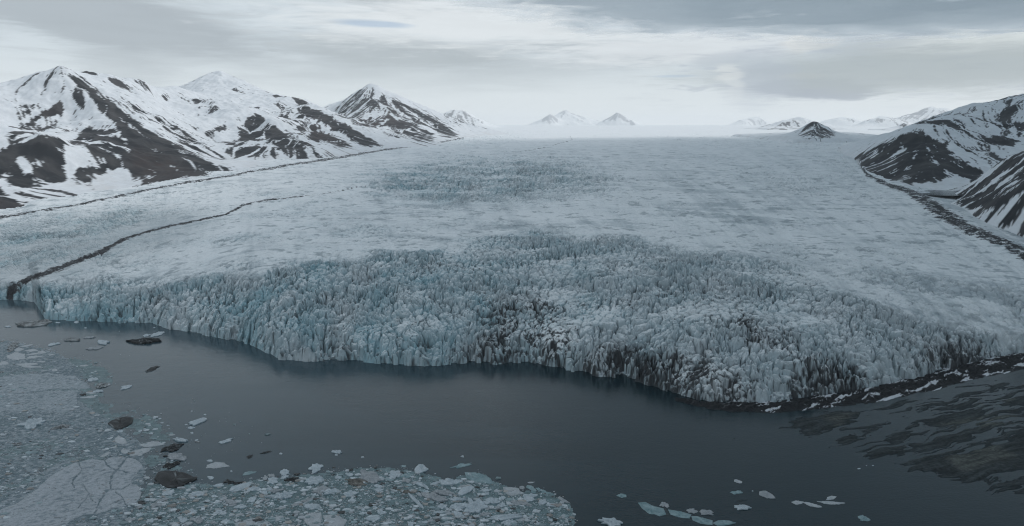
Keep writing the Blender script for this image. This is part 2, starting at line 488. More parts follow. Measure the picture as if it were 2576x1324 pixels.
def build_glacier():
    azs = np.linspace(R(-44), R(44), 1900)
    s = list(np.concatenate([np.linspace(-14, 14, 72), 14 + np.cumsum(np.linspace(0.45, 0.9, 60))]))
    while s[-1] < 430: s.append(s[-1] + 0.9)
    st = 0.9
    while s[-1] < 30000:
        st = min(max(st, (s[-1] + 600) ** 2 / 1.05e6 * 0.8), 300); s.append(s[-1] + st)
    s = np.array(s)
    A, S = np.meshgrid(azs.astype(F4), s.astype(F4))
    fd = front_d(A); fs = np.interp(A, SM_AZ, SM_D)
    D = (fd + S + (fs - fd) * sstep(S, 6, 200)).astype(F4)
    X, Y = D * np.sin(A), D * np.cos(A)
    B0 = glacier_base(X, Y)[0].astype(F4)
    B = B0 + fbm(X / 320, Y / 320, 11, 3) * np.interp(S, [0, 100, 600, 2000], [0, 4, 6, 2])
    px, py = project(X, Y, B)
    wo = fbm(X / 60, Y / 60, 21, 3)
    I = np.clip(serac.at(px + 45 * wo, py + 18 * wo) * (1 + 0.6 * wo) + 0.16 * sstep(fbm(X / 150, Y / 90, 23, 4), 0.0, 0.45), 0, 1.15)
    I = np.maximum(I, np.clip(0.13 + 0.22 * fbm(X / 120, Y / 80, 25, 4), 0.03, 0.3) * np.interp(D, [600, 1900, 2900], [1, 1, 0]))
    mud_c = dirt.at(px, py); mor = moraine_line.at(px, py)
    # fine lines and tatters of the snow-covered ice, at every size
    wq = fbm(X / 120, Y / 120, 31, 3) * 22
    tilt = 0.16 + 0.10 * np.sin(X / 500)
    u, v = X + wq, Y + tilt * X + wq
    dS = np.maximum(np.gradient(S, axis=0), 0.3)
    ln = lod(u / 620, v / 110, 41, 6, 0.80, 110, dS, 1)
    fr = lod(u / 210, v / 95, 45, 6, 0.85, 95, dS)
    patch = 0.5 + 0.8 * sstep(fbm(X / 240, Y / 150, 47, 3), -0.3, 0.35)
    lo_ = ridged(u / 700, v / 90, 41, 4, 0.5)
    H = ((lo_ - 0.72) * 7.0 + fbm(u / 160, v / 60, 45, 5, 0.5) * 3.0) * patch * np.interp(D, [600, 1500, 3000, 6000], [0.5, 0.6, 0.5, 0.2])
    # seracs: broken blocks, set along and across the flow as it fans out
    m = (I > 0.02) & (D < 5200)
    x, y, i_ = X[m], Y[m], I[m]
    sc = np.where(D[m] < 1180, 0.68, np.where(D[m] < 2400, 1.15, 2.6)).astype(F4)      # one size of block per reach of the glacier
    w1, w2 = fbm(x / 48, y / 48, 61, 3) * 1.0, fbm(x / 48, y / 48, 63, 3) * 1.0
    rx, ry = x - 90, y - 1500
    ur = np.arctan2(rx, -ry) * 520 + w1 * 9; vr = np.hypot(rx, ry) + w2 * 9
    far_ = D[m] >= 1180
    ur = np.where(far_, x + w1 * 9, ur); vr = np.where(far_, y + w2 * 9, vr)
    f1, f2, rid, ox, oy = worley(ur / (9.0 * sc), vr / (12.5 * sc), 71)
    big = (rid - 0.45) * 4.2 + (ox * (rid - .5) * 6 + oy * (0.7 - rid) * 4) - 5.0 * np.exp(-((f2 - f1) / 0.11) ** 1.6) + np.minimum(0.55 - f1, 0.15) * 5
    c_big = np.exp(-((f2 - f1) / 0.10) ** 1.4)
    f1, f2, rid, ox, oy = worley((ur + 3.1) / (3.9 * sc), (vr - 1.7) / (5.4 * sc), 81)
    mid = (rid - 0.5) * 3.0 + (ox * (rid - .4) * 3 + oy * 1.8) - 2.4 * np.exp(-((f2 - f1) / 0.13) ** 1.4)
    c_mid = np.exp(-((f2 - f1) / 0.12) ** 1.2)
    f1, f2, rid, ox, oy = worley(ur / (1.9 * sc), vr / (2.5 * sc), 91)
    sml = (rid - 0.5) * 1.4 - 0.8 * np.exp(-((f2 - f1) / 0.2))
    spike = (ridged(ur / (7 * sc), vr / (7 * sc), 95, 4, 0.6) - 0.7) * 5.0
    # long open crevasses: along the flow, and arcs across it
    cl = sstep(fbm(x / 90, y / 90, 97, 3), -0.1, 0.3)
    cre = np.exp(-(np.abs(perlin(ur / (17 * sc), vr / (150 * sc), 99)) / 0.07) ** 1.2) * cl
    arc = np.exp(-(np.abs(perlin(ur / (95 * sc), vr / (20 * sc), 101)) / 0.07) ** 1.2) * (1 - 0.7 * cl)
    lobe = fbm(x / 70, y / 55, 103, 3) * 9
    h = (big + mid + sml + spike) * 1.22 * np.sqrt(sc) + lobe - (cre * 3.2 + arc * 4.5) * np.sqrt(sc)
    smooth_ = sstep(fbm(x / 75, y / 45, 105, 4), 0.18, 0.42)            # places choked with snow
    h = h * (1 - 0.5 * smooth_)
    h = h * np.clip(0.75 + 1.1 * fbm(x / 110, y / 70, 106, 3), 0.25, 1.25)
    up_ = np.interp(D[m], [900, 1250], [1, 1.0]); h = h * up_
    HS = np.zeros_like(X); HS[m] = h * np.clip(i_ * 1.1, 0, 1.1)
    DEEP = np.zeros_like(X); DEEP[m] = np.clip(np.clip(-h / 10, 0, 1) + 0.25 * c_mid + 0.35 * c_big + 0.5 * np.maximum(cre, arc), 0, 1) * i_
    CHOKE = np.zeros_like(X); CHOKE[m] = smooth_ * i_
    Z = B + H * (1 - 0.8 * np.clip(I, 0, 1)) + HS
    # the face at the waterline: columns of ice standing forward or fallen back
    wob = fbm(X / 40, Y / 40, 3, 3) * 7
    cf1, cf2, crid, cox, coy = worley(X / 7.5, Y / 11.0, 107)
    wob = wob + (crid - 0.5) * 6.5 + fbm(X / 4, Y / 4, 109, 3) * 2.4
    wob = wob * np.interp(np.degrees(A), [-34, -31, 8, 20], [0.45, 0.7, 1, 0.7])
    Sx = S + wob
    jump = 0.32 + 0.40 * crid + 0.5 * fbm(X / 26, Y / 26, 111, 3)                  # share of the height that is sheer
    face = jump * sstep(Sx, -2.0, 3.6) + (1 - jump) * sstep(Sx, 0, 22)
    face = face - 0.10 * np.exp(-((cf2 - cf1) / 0.12)) * sstep(Sx, 0, 3) * sstep(-Sx, -16, -6)
    top = np.maximum(Z, 3.0)
    Z = -3.0 + (top + 3.0) * face
    # beyond its right edge the ice falls to the valley side
    out = X - np.interp(Y, R_Y, R_X)
    wgt = np.interp(D, [600, 1500, 4000, 5500], [1, 1, 1, 0])
    Z = Z - np.interp(out, [-10, 20, 80, 200], [0, 3, 9, 24]) * wgt
    rub = np.clip(mor, 0, 1) * (1 + 0.4 * perlin(X / 13, Y / 13, 113))
    Z = Z + rub * (fbm(X / 9, Y / 9, 115, 4) * 2.2 + 0.3)
    # --------------------------------------------------- what the surface is made of
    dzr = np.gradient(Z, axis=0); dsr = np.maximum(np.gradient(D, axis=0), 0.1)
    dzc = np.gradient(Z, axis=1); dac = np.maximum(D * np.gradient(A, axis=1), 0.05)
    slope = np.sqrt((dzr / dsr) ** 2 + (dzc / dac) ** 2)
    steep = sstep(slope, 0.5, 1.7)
    snow = C3(0.82, 0.84, 0.86); grey = C3(0.49, 0.54, 0.565); blue = C3(0.25, 0.44, 0.50); dk = C3(0.035, 0.037, 0.04)
    near_ = np.interp(D, [600, 1200, 1800, 2400], [1, 0.65, 0.2, 0])[..., None]      # bare ice low down, last winter's snow higher up
    old = np.clip(greyice.at(px + 20 * wo, py + 10 * wo), 0, 1)[..., None]
    snow = snow * (1 - near_) + C3(0.81, 0.83, 0.84) * near_
    snow = snow * (1 - old) + C3(0.42, 0.455, 0.475) * old
    bl = np.clip(0.5 + 0.9 * fbm(X / 45, Y / 45, 121, 3), 0, 1) * np.interp(np.degrees(A), [-30, -5, 10, 30], [1.25, 1.0, 0.55, 0.35])
    Ic = np.clip(I, 0, 1)
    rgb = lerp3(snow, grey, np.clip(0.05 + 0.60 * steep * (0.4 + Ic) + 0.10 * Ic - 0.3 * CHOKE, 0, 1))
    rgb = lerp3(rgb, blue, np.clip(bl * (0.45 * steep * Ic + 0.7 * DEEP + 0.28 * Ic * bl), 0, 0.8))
    lin = np.exp(-(np.abs(perlin(u / 170, v / 42, 133)) / 0.055)) * sstep(42 / dS, 3, 7) + np.exp(-(np.abs(perlin(u / 420, v / 120, 135)) / 0.035)) * sstep(120 / dS, 3, 7)
    bare = sstep(-ln, -0.05, 0.55) * 0.45 + sstep(-fr, 0.02, 0.55) * 0.65 + lin * 0.55 * sstep(fbm(X / 130, Y / 130, 137, 3), -0.25, 0.2)
    q = (X - 250) / (Y + 700) * 1000                                     # flow lines gathering towards the far basin
    flow = fbm(q / 13 + 0.4 * wo, Y / 2600, 153, 5, 0.68)
    bare = bare * 0.72 + 0.34 * sstep(flow, 0.0, 0.38) - 0.25 * sstep(-flow, 0.05, 0.4)
    rgb = lerp3(rgb, C3(0.33, 0.39, 0.425), np.clip(bare * 1.25 * patch * (1 - 0.85 * Ic), 0, 0.9) * np.interp(D, [600, 1500, 2400, 4000], [0.95, 0.58, 0.24, 0.05]))
    tat = sstep(lod(X / 34, Y / 20, 131, 5, 0.9, 20, dS), 0.22, 0.60) * np.interp(D, [600, 1500, 3500], [0.75, 0.65, 0]) * (1 - 0.7 * Ic)
    rgb = lerp3(rgb, C3(0.25, 0.30, 0.33), tat)
    # crack shade painted in with real debris, more towards the dirty middle and right
    grit_shade = np.clip(DEEP * (0.42 + 0.9 * mud_c) * sstep(fbm(X / 9, Y / 9, 139, 4) + 0.5 * mud_c, -0.15, 0.4) * 1.6, 0, 0.9)
    rgb = lerp3(rgb, C3(0.060, 0.075, 0.083), grit_shade)
    # debris carried in the ice
    dn = fbm(X / 16, Y / 16, 141, 4) * 0.5 + fbm(X / 2.6, Y / 2.6, 143, 3) * 0.75
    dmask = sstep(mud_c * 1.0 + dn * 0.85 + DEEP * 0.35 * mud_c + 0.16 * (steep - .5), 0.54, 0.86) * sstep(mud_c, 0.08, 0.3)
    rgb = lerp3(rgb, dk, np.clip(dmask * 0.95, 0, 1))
    specks = sstep(fbm(X / 2.4, Y / 3.2, 147, 3) + 0.35 * fbm(X / 45, Y / 45, 149, 3) + 0.28 * (DEEP - 0.3) + 0.15 * (steep - 0.5), 0.30, 0.5) * Ic
    rgb = lerp3(rgb, C3(0.075, 0.085, 0.092), specks * 0.72)
    mm = sstep(mor * 0.95 + fbm(X / 13, Y / 9, 151, 5, 0.75) * 1.3, 0.42, 0.80) * sstep(mor, 0.05, 0.3)
    rgb = lerp3(rgb, C3(0.030, 0.031, 0.035), mm)
    keep = (out < 260) & (Z > -2.9)
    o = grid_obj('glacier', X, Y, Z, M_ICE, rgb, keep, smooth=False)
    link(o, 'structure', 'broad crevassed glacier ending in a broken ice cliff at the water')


build_glacier()

# ------------------------------------------------------------------ mountains
def rbf(ctrl, x, y, c):
    P = np.array(ctrl, float); n = len(P)
    d = np.hypot(P[:, None, 0] - P[None, :, 0], P[:, None, 1] - P[None, :, 1])
    K = np.zeros((n + 3, n + 3)); K[:n, :n] = -np.sqrt(d * d + c * c)
    K[:n, n] = 1; K[:n, n + 1:] = P[:, :2] / 1000; K[n:, :n] = K[:n, n:].T
    K[:n, :n] += np.eye(n) * 1e-6
    w = np.linalg.solve(K, np.concatenate([P[:, 2], np.zeros(3)]))
    z = w[n] + w[n + 1] * x / 1000 + w[n + 2] * y / 1000
    for i in range(n):
        z = z - w[i] * np.sqrt((x - P[i, 0]) ** 2 + (y - P[i, 1]) ** 2 + c * c)
    return z


def zc(pts, ox, oy, k=0.5): return [(ox + a * k, oy + b * k) for a, b in pts]


rock = Canvas()
red = Canvas()
Z1 = lambda p: zc(p, 0, 0)
Z2 = lambda p: zc(p, 644, 0)
Z4 = lambda p: zc(p, 1931, 0)
for pts, v, b in [
    (Z1([(395, 405), (440, 430), (560, 520), (640, 570), (720, 620), (850, 700), (960, 760), (1180, 860), (1100, 885), (940, 890), (860, 910), (740, 940), (690, 900), (650, 860), (640, 720), (580, 610), (500, 560), (450, 480)]), 1.2, 5),
    (Z1([(345, 375), (400, 385), (500, 460), (600, 540), (560, 560), (450, 480), (400, 440)]), 0.9, 3),
    (Z1([(350, 470), (400, 420), (430, 480), (430, 560), (380, 520)]), 0.95, 4),
    (Z1([(120, 625), (200, 570), (310, 510), (325, 565), (280, 585), (200, 590), (150, 645)]), 0.9, 4),
    (Z1([(-200, 830), (0, 760), (130, 710), (215, 680), (320, 710), (330, 800), (330, 920), (200, 930), (120, 950), (60, 930), (0, 900), (-200, 930)]), 0.95, 4),
    (Z1([(340, 720), (430, 650), (600, 670), (650, 700), (700, 780), (690, 850), (560, 860), (440, 820), (420, 750)]), 0.95, 5),
    (Z1([(355, 890), (400, 830), (540, 840), (540, 890), (400, 930)]), 0.85, 4),
    (Z1([(600, 850), (700, 880), (750, 940), (650, 960), (620, 910)]), 0.6, 5),
    (Z1([(-300, 800), (0, 945), (60, 990), (150, 1070), (60, 1085), (-300, 1150)]), 1.0, 4),
    (Z1([(30, 690), (110, 650), (150, 690), (60, 730)]), 0.55, 5),
    (Z1([(80, 540), (170, 510), (220, 530), (100, 600)]), 0.55, 5),
    (Z1([(0, 960), (300, 960), (480, 970), (350, 1010), (150, 1060), (100, 1000)]), 0.55, 6),
    (Z1([(440, 420), (560, 480), (720, 550), (900, 630), (1180, 820), (1000, 770), (800, 650), (600, 560), (500, 490)]), 0.62, 8),
    (Z1([(310, 355), (370, 385), (480, 405), (570, 390), (640, 420), (690, 465), (640, 450), (560, 415), (400, 410)]), 0.62, 3),
    (Z1([(810, 470), (850, 465), (850, 510), (830, 510)]), 0.65, 3),
    (Z1([(870, 460), (920, 450), (1000, 490), (1150, 510), (1230, 560), (1130, 520), (990, 540), (900, 480)]), 0.55, 4),
    (Z1([(1030, 670), (1120, 630), (1150, 660), (1060, 680)]), 0.8, 4),
    (Z1([(1040, 560), (1100, 520), (1110, 540), (1060, 575)]), 0.75, 3),
    (Z1([(1130, 760), (1230, 670), (1400, 700), (1400, 800), (1200, 800)]), 0.6, 6),
    (Z1([(1170, 590), (1230, 580), (1220, 620), (1170, 620)]), 0.7, 4),
    (Z2([(-100, 640), (0, 565), (60, 600), (130, 660), (200, 720), (300, 800), (220, 815), (120, 760), (40, 690), (-60, 720)]), 0.95, 5),
    (Z2([(-60, 750), (0, 700), (60, 760), (20, 790)]), 0.8, 4),
    (Z2([(60, 600), (200, 680), (390, 800), (300, 810), (180, 720)]), 0.62, 6),
    (Z2([(160, 490), (215, 485), (280, 540), (400, 600), (520, 665), (650, 740), (560, 745), (480, 710), (380, 650), (280, 600), (210, 560)]), 0.92, 5),
    (Z2([(240, 680), (330, 655), (420, 700), (510, 745), (430, 750), (300, 710)]), 0.9, 4),
    (Z2([(90, 480), (180, 500), (250, 600), (230, 640), (140, 640), (100, 560)]), 0.5, 6),
    (Z2([(260, 590), (340, 640), (330, 660), (230, 670), (160, 660)]), 0.7, 5),
    (Z2([(385, 570), (440, 500), (520, 450), (580, 430), (640, 470), (760, 540), (900, 700), (860, 730), (700, 690), (600, 650), (480, 620)]), 0.56, 5),
    (Z2([(600, 640), (680, 580), (780, 600), (900, 680), (900, 730), (780, 700), (690, 690)]), 0.72, 6),
    (Z2([(640, 460), (760, 525), (900, 590), (1030, 685), (960, 700), (860, 630), (760, 560)]), 0.80, 4),
    (Z2([(900, 590), (1040, 550), (1190, 635), (1000, 630)]), 0.45, 5),
    (Z4([(445, 790), (540, 740), (640, 690), (770, 640), (810, 680), (900, 740), (1000, 800), (1090, 870), (1040, 915), (950, 890), (850, 925), (700, 920), (560, 900), (480, 850)]), 0.92, 5),
    (Z4([(800, 650), (900, 590), (1040, 530), (1300, 480), (1300, 790), (1150, 860), (1000, 790), (880, 700)]), 0.46, 8),
    (Z4([(1220, 600), (1300, 620), (1300, 700), (1240, 690)]), 0.75, 4),
    (Z4([(930, 1000), (1080, 895), (1200, 800), (1290, 765), (1600, 600), (1600, 900), (1290, 1000), (1150, 1050), (980, 1050)]), 0.82, 6),
    (Z4([(960, 1060), (1150, 1040), (1290, 990), (1500, 950), (1500, 1250), (1290, 1170), (1100, 1120)]), 0.45, 8),
    (Z4([(145, 685), (230, 612), (340, 665), (340, 685), (290, 705)]), 0.72, 4),
    (Z4([(0, 640), (130, 600), (220, 615), (150, 650)]), 0.5, 3),
    (Z4([(480, 620), (560, 590), (640, 610), (560, 630)]), 0.55, 3),
    (Z4([(650, 635), (690, 620), (720, 630)]), 0.7, 2),
    (Z4([(270, 610), (350, 590), (440, 590), (440, 610)]), 0.5, 3),
    ([(1362, 300), (1385, 285), (1405, 300), (1400, 312), (1362, 312)], 0.66, 3),
    ([(1405, 285), (1440, 285), (1480, 300), (1440, 302)], 0.52, 3),
    ([(1518, 305), (1552, 283), (1608, 316), (1560, 300), (1530, 312)], 0.66, 2),
    ([(1715, 300), (1745, 300), (1745, 315), (1715, 315)], 0.6, 3),
    ([(1855, 300), (1930, 290), (1930, 318), (1855, 318)], 0.5, 4),
    ([(2180, 300), (2330, 270), (2440, 280), (2440, 310), (2180, 312)], 0.48, 4),
]:
    rock.poly(pts, v, b)
for pts in [Z2([(240, 680), (330, 640), (420, 690), (520, 745), (430, 755), (300, 715)]), Z1([(640, 740), (860, 800), (1000, 880), (700, 930)]),
            Z1([(200, 540), (310, 510), (320, 560), (200, 600)]), Z2([(480, 600), (700, 520), (760, 640), (560, 650)]), Z1([(-300, 930), (150, 1070), (0, 1100)]),
            Z2([(230, 590), (400, 640), (360, 670), (240, 660)])]:
    red.poly(pts, 1.0, 14)


snowy = Canvas()
for pts in [[(870, 500), (920, 510), (1000, 580), (1100, 650), (1220, 708), (1150, 692), (1050, 640), (950, 580)],
            [(880, 380), (1000, 480), (1150, 585), (1300, 685), (1480, 785), (1720, 885), (1650, 880), (1450, 800), (1280, 712), (1130, 618), (980, 505)],
            [(1100, 708), (1160, 715), (1240, 815), (1340, 895), (1430, 950), (1380, 940), (1270, 885), (1180, 785)],
            [(1290, 708), (1400, 765), (1480, 825), (1560, 895), (1630, 955), (1560, 958), (1480, 885), (1370, 812)],
            [(918, 715), (962, 740), (1012, 820), (1075, 905), (1040, 890), (975, 800)], [(1080, 935), (1180, 985), (1225, 1025), (1160, 1015)],
            [(838, 800), (920, 785), (935, 810), (860, 835)], [(890, 645), (970, 668), (930, 695), (898, 682)],
            [(130, 805), (190, 818), (210, 850), (320, 808), (342, 850), (322, 892), (240, 880), (222, 922), (120, 852), (25, 872), (110, 840)],
            [(258, 730), (310, 705), (328, 765), (298, 765)], [(0, 965), (40, 928), (142, 934), (60, 962), (18, 995)], [(78, 965), (120, 1030), (180, 1062), (148, 1062)],
            [(608, 305), (655, 330), (725, 440), (765, 505), (700, 505), (640, 400)],
            [(718, 925), (760, 948), (810, 958), (822, 918), (900, 885), (982, 950), (992, 1002), (950, 1002), (880, 1055), (800, 1085), (738, 1002)],
            [(560, 730), (640, 730), (700, 790), (790, 830), (800, 870), (700, 880), (600, 870), (530, 860), (500, 1000), (500, 800)]]:
    snowy.poly(zc(pts, 0, 125.7, 0.3324), 1.0, 3)
for pts in [[(690, 700), (720, 690), (640, 800), (590, 860), (620, 790)], [(800, 700), (840, 760), (870, 840), (830, 830), (800, 760)], [(540, 740), (560, 780), (500, 840), (520, 780)], [(610, 820), (650, 810), (640, 870), (600, 870)],
            [(740, 730), (760, 740), (735, 800), (725, 790)], [(900, 770), (930, 780), (990, 850), (940, 830)], [(880, 840), (910, 860), (920, 910), (890, 890)], [(690, 850), (730, 830), (700, 900), (650, 920)]]:
    snowy.poly(Z4(pts), 0.6, 3)
for pts in [[(1120, 900), (1240, 880), (1280, 910), (1170, 960), (1120, 930)], [(1060, 960), (1100, 940), (1120, 960), (1060, 980)], [(1180, 840), (1210, 830), (1190, 880), (1160, 880)], [(1200, 1000), (1300, 950), (1320, 980), (1210, 1030)]]:
    snowy.poly(Z4(pts), 0.6, 3)


def mountain(label, ctrl, foot, cell, bounds, seed, rough=1.0, c=30.0, thr=0.5, streak=30, sharp=0.06, clampall=True, haze_tint=0.0):
    """ctrl: (px, py, distance) read from the photograph; foot: (px, py) on the ice"""
    P = [at_dist(*q) for q in ctrl]
    for q in foot:
        d = hit_glacier(*q)
        x, y, z = at_dist(q[0], q[1], d); P.append((x, y, z - 3))
    P = [tuple(map(float, p)) for p in P]
    x0, x1, y0, y1 = bounds
    gx, gy = np.meshgrid(np.arange(x0, x1, cell), np.arange(y0, y1, cell))
    Z = rbf(P, gx, gy, c)
    gb = glacier_base(gx, gy)[0]
    if foot:
        fa = []
        for q in foot:
            d = hit_glacier(*q); X_, Y_, _ = at_dist(q[0], q[1], d); fa.append((math.atan2(X_, Y_), d))
        fa = np.array(sorted(fa))
        aa = np.arctan2(gx, gy)
        infront = np.interp(aa, fa[:, 0], fa[:, 1]) - np.hypot(gx, gy)
        infront = np.where((aa > fa[-1, 0] + R(1.0)) & ~clampall, -1, infront)
        Z = np.where(infront > 0, np.minimum(Z, gb - 1 - 0.35 * infront), Z)
    e = np.minimum(np.minimum(gx - x0, x1 - gx) / (x1 - x0), np.minimum(gy - y0, y1 - gy) / (y1 - y0))
    k = sstep(e, 0.0, 0.13)
    Z = (gb - 62) * (1 - k) + Z * k
    hgt = np.clip((Z - gb) / 40, 0, 1)
    L = cell / 3.0 * rough
    Z = Z + hgt * ((ridged(gx / (150 * L), gy / (150 * L), seed, 5, 0.55) - 0.70) * 26 * L + fbm(gx / (34 * L), gy / (34 * L), seed + 9, 4) * 5 * L)
    # strokes that follow the fall line
    gy_, gx_ = np.gradient(rbf(P, gx, gy, c * 2) + (ridged(gx / (150 * L), gy / (150 * L), seed, 2) - .7) * 22 * L * hgt, cell)
    n = np.hypot(gx_, gy_) + 1e-4
    ux, uy = gx_ / n, gy_ / n
    nr, nc = gx.shape
    src = perlin(gx / (cell * 2.0), gy / (cell * 2.0), seed + 21) + 0.6 * perlin(gx / (cell * 7), gy / (cell * 7), seed + 22)
    acc = np.zeros_like(src)
    jj, ii = np.meshgrid(np.arange(nc, dtype=F4), np.arange(nr, dtype=F4))
    for sg in (-1, 1):
        pj, pi = jj.copy(), ii.copy()
        for k in range(streak):
            a_, b_ = np.clip(np.rint(pi), 0, nr - 1).astype(int), np.clip(np.rint(pj), 0, nc - 1).astype(int)
            acc += src[a_, b_]
            pj += sg * ux[a_, b_]; pi += sg * uy[a_, b_]
    acc /= np.std(acc) + 1e-6
    px, py = project(gx, gy, Z)
    wob = fbm(gx / (cell * 22), gy / (cell * 22), seed + 31, 4)
    bias = rock.at(px + wob * 10, py + fbm(gx / (cell * 22), gy / (cell * 22), seed + 33, 4) * 8)
    fn = fbm(gx / (cell * 7), gy / (cell * 7), seed + 35, 4)
    dsx, dsy = np.gradient(Z, cell); sl = np.hypot(dsx, dsy)
    m = bias * 1.0 - 0.62 * snowy.at(px + wob * 5, py + wob * 4) + 0.27 * acc + 0.26 * fn + 0.20 * wob + 0.20 * np.clip(sl - 0.55, -0.3, 0.5) - 0.03
    m = m + 0.16 * fbm(gx / (cell * 2.6), gy / (cell * 2.6), seed + 37, 3)
    mask = sstep(m, thr - sharp, thr + sharp * 0.6)
    rk = lerp3(np.broadcast_to(C3(0.010, 0.012, 0.016), gx.shape + (3,)), C3(0.055, 0.053, 0.055), sstep(fbm(gx / (cell * 30), gy / (cell * 12), seed + 41, 4) + 0.15 * acc, -0.25, 0.6))
    rk = lerp3(rk, C3(0.56, 0.575, 0.60), np.full(gx.shape, haze_tint))          # distance haze painted into the far rocks as a paler colour
    rk = lerp3(rk, C3(0.050, 0.034, 0.031), np.clip(red.at(px, py) * 0.75 * (0.7 + fn), 0, 1))
    sn = lerp3(np.broadcast_to(C3(0.70, 0.725, 0.755), gx.shape + (3,)), C3(0.58, 0.54, 0.51), np.clip(sstep(0.06 * acc + 0.4 * wob + (0.35 - np.clip((Z - gb) / 90, 0, 1)), 0.15, 0.9) * 0.6, 0, 1))
    if haze_tint: sn = lerp3(sn, C3(0.86, 0.875, 0.89), np.full(gx.shape, min(1.0, haze_tint * 1.5)))  # far snow whitened as well, haze put into its colour
    rgb = lerp3(sn, rk, mask)
    keep = Z > gb - 60
    o = grid_obj('mountain', gx, gy, Z, M_ROCK, rgb, keep)
    link(o, 'structure', label)
    return o


def further(ctrl, xs, add): return [(q[0], q[1], q[2] + float(np.interp(q[0], xs, add))) for q in ctrl]


def big_left():
    ctrl = [(-300, 240, 1700), (-120, 248, 1800), (0, 244, 1850), (60, 232, 1900), (105, 215, 1930), (155, 170, 1980), (192, 199, 1990), (240, 198, 2080), (300, 198, 2160), (325, 210, 2230), (370, 212, 2350), (430, 228, 2550), (450, 222, 2650),
            (250, 262, 1890), (330, 320, 1800), (420, 370, 1700), (500, 405, 1610), (560, 425, 1560),
            (205, 225, 1930), (130, 262, 1870), (65, 296, 1790), (0, 316, 1700), (180, 300, 1850), (240, 320, 1790),
            (105, 338, 1400), (50, 355, 1380), (0, 372, 1330), (160, 365, 1420), (165, 440, 1330), (60, 440, 1260), (200, 360, 1560), (-150, 400, 1250),
            (250, 345, 1640), (320, 400, 1500), (260, 430, 1420), (380, 420, 1520),
            (0, 478, 1085), (-200, 420, 1060), (40, 500, 1080),
            (480, 300, 2300), (540, 360, 2000), (500, 260, 2600), (560, 400, 1800), (400, 260, 2350),
            (560, 256, 2480), (620, 270, 2330), (680, 300, 2150), (750, 340, 1950), (810, 375, 1800),
            (640, 330, 2150), (600, 300, 2250), (660, 380, 1820), (700, 400, 1760),
            (700, 300, 2500), (760, 330, 2250), (800, 355, 2080), (690, 262, 2700),
            (720, 246, 2900), (765, 250, 2750), (800, 270, 2600), (840, 295, 2430), (880, 322, 2270), (920, 348, 2120),
            (840, 345, 2150), (880, 360, 2050),
            (545, 180, 3500), (490, 205, 3400), (600, 200, 3450), (650, 226, 3350), (700, 240, 3200), (600, 240, 3050), (520, 225, 3050),
            (850, 300, 3100), (900, 325, 2700)]
    return further(ctrl, [0, 150, 300, 450, 600, 850, 970, 1100], [375, 320, 230, 160, 110, 190, 280, 280])


mountain('dark-ribbed snowy mountains along the left edge of the glacier', big_left() + [(100, 330, 3000), (300, 330, 3300), (500, 330, 4300), (750, 330, 4000), (-400, 330, 2600)],
         [(-200, 590), (0, 545), (70, 530), (150, 518), (225, 505), (300, 490), (380, 475), (450, 461), (525, 449), (600, 438), (680, 425), (750, 412), (850, 396), (910, 386), (970, 376)],
         3.0, (-2000, 60, 900, 4700), 200, 1.0, 10.0)
mountain('pyramid-shaped snow-streaked peak at the bend of the glacier',
         [(840, 292, 3650), (870, 256, 3700), (900, 232, 3720), (930, 210, 3740), (960, 224, 3720), (1010, 250, 3650), (1060, 281, 3550), (1100, 306, 3450), (1140, 334, 3330),
          (930, 260, 3520), (960, 300, 3280), (900, 290, 3400), (870, 300, 3450), (1000, 310, 3200), (1040, 325, 3100), (980, 338, 2950), (920, 322, 3150), (860, 310, 3250), (1060, 345, 2850), (1010, 348, 2850),
          (930, 330, 5000), (1100, 330, 4700), (800, 330, 4800), (850, 330, 2950), (1190, 338, 3500), (1230, 334, 4200), (1200, 345, 3200)],
         [(1168, 346), (1130, 354), (1085, 361), (1030, 368), (975, 375)], 4.0, (-1500, 350, 1950, 5400), 230, 0.7, 5.0, 0.5, 26)
far_peaks = [
    ('hazy snow peak behind the pyramid-shaped mountain', [(1085, 300, 7000), (1130, 281, 7000), (1165, 277, 7000), (1200, 298, 7000), (1238, 318, 6900)], 10.0, 240),
    ('faint double peak at the head of the ice plateau', [(1345, 309, 13000), (1365, 300, 13000), (1384, 289, 13000), (1398, 293, 13200), (1420, 281, 13500), (1440, 288, 13500), (1462, 292, 13500), (1490, 303, 13300), (1515, 309, 13300)], 18.0, 250),
    ('small pointed peak on the far plateau', [(1505, 312, 12000), (1530, 299, 12000), (1552, 284, 12000), (1575, 297, 12000), (1606, 313, 11800)], 16.0, 260),
    ('broad ghostly peak fading in the white haze', [(1840, 314, 14000), (1868, 303, 14000), (1890, 296, 14300), (1908, 297, 14500), (1945, 311, 14000)], 18.0, 280),
    ('low white dome left of the small rock pyramid', [(1930, 320, 5600), (1965, 307, 5600), (2003, 297, 5700), (2040, 303, 5700), (2085, 316, 5600)], 8.0, 290),
    ('distant snow ridge above the small rock pyramid', [(2065, 308, 9500), (2110, 295, 9500), (2150, 300, 9500), (2170, 310, 9500)], 14.0, 300),
    ('snowy dome with a rocky top on the right plateau', [(2160, 314, 7600), (2190, 302, 7600), (2215, 293, 7700), (2245, 298, 7700), (2290, 313, 7600)], 11.0, 310),
    ('tiny rock knoll on the right plateau', [(2257, 318, 5200), (2275, 309, 5200), (2292, 316, 5200)], 6.0, 320),
    ('pale snow range behind the right mountain', [(2230, 304, 10500), (2290, 290, 10500), (2335, 271, 10500), (2370, 274, 10500), (2400, 282, 10500), (2450, 300, 10300)], 15.0, 330),
]
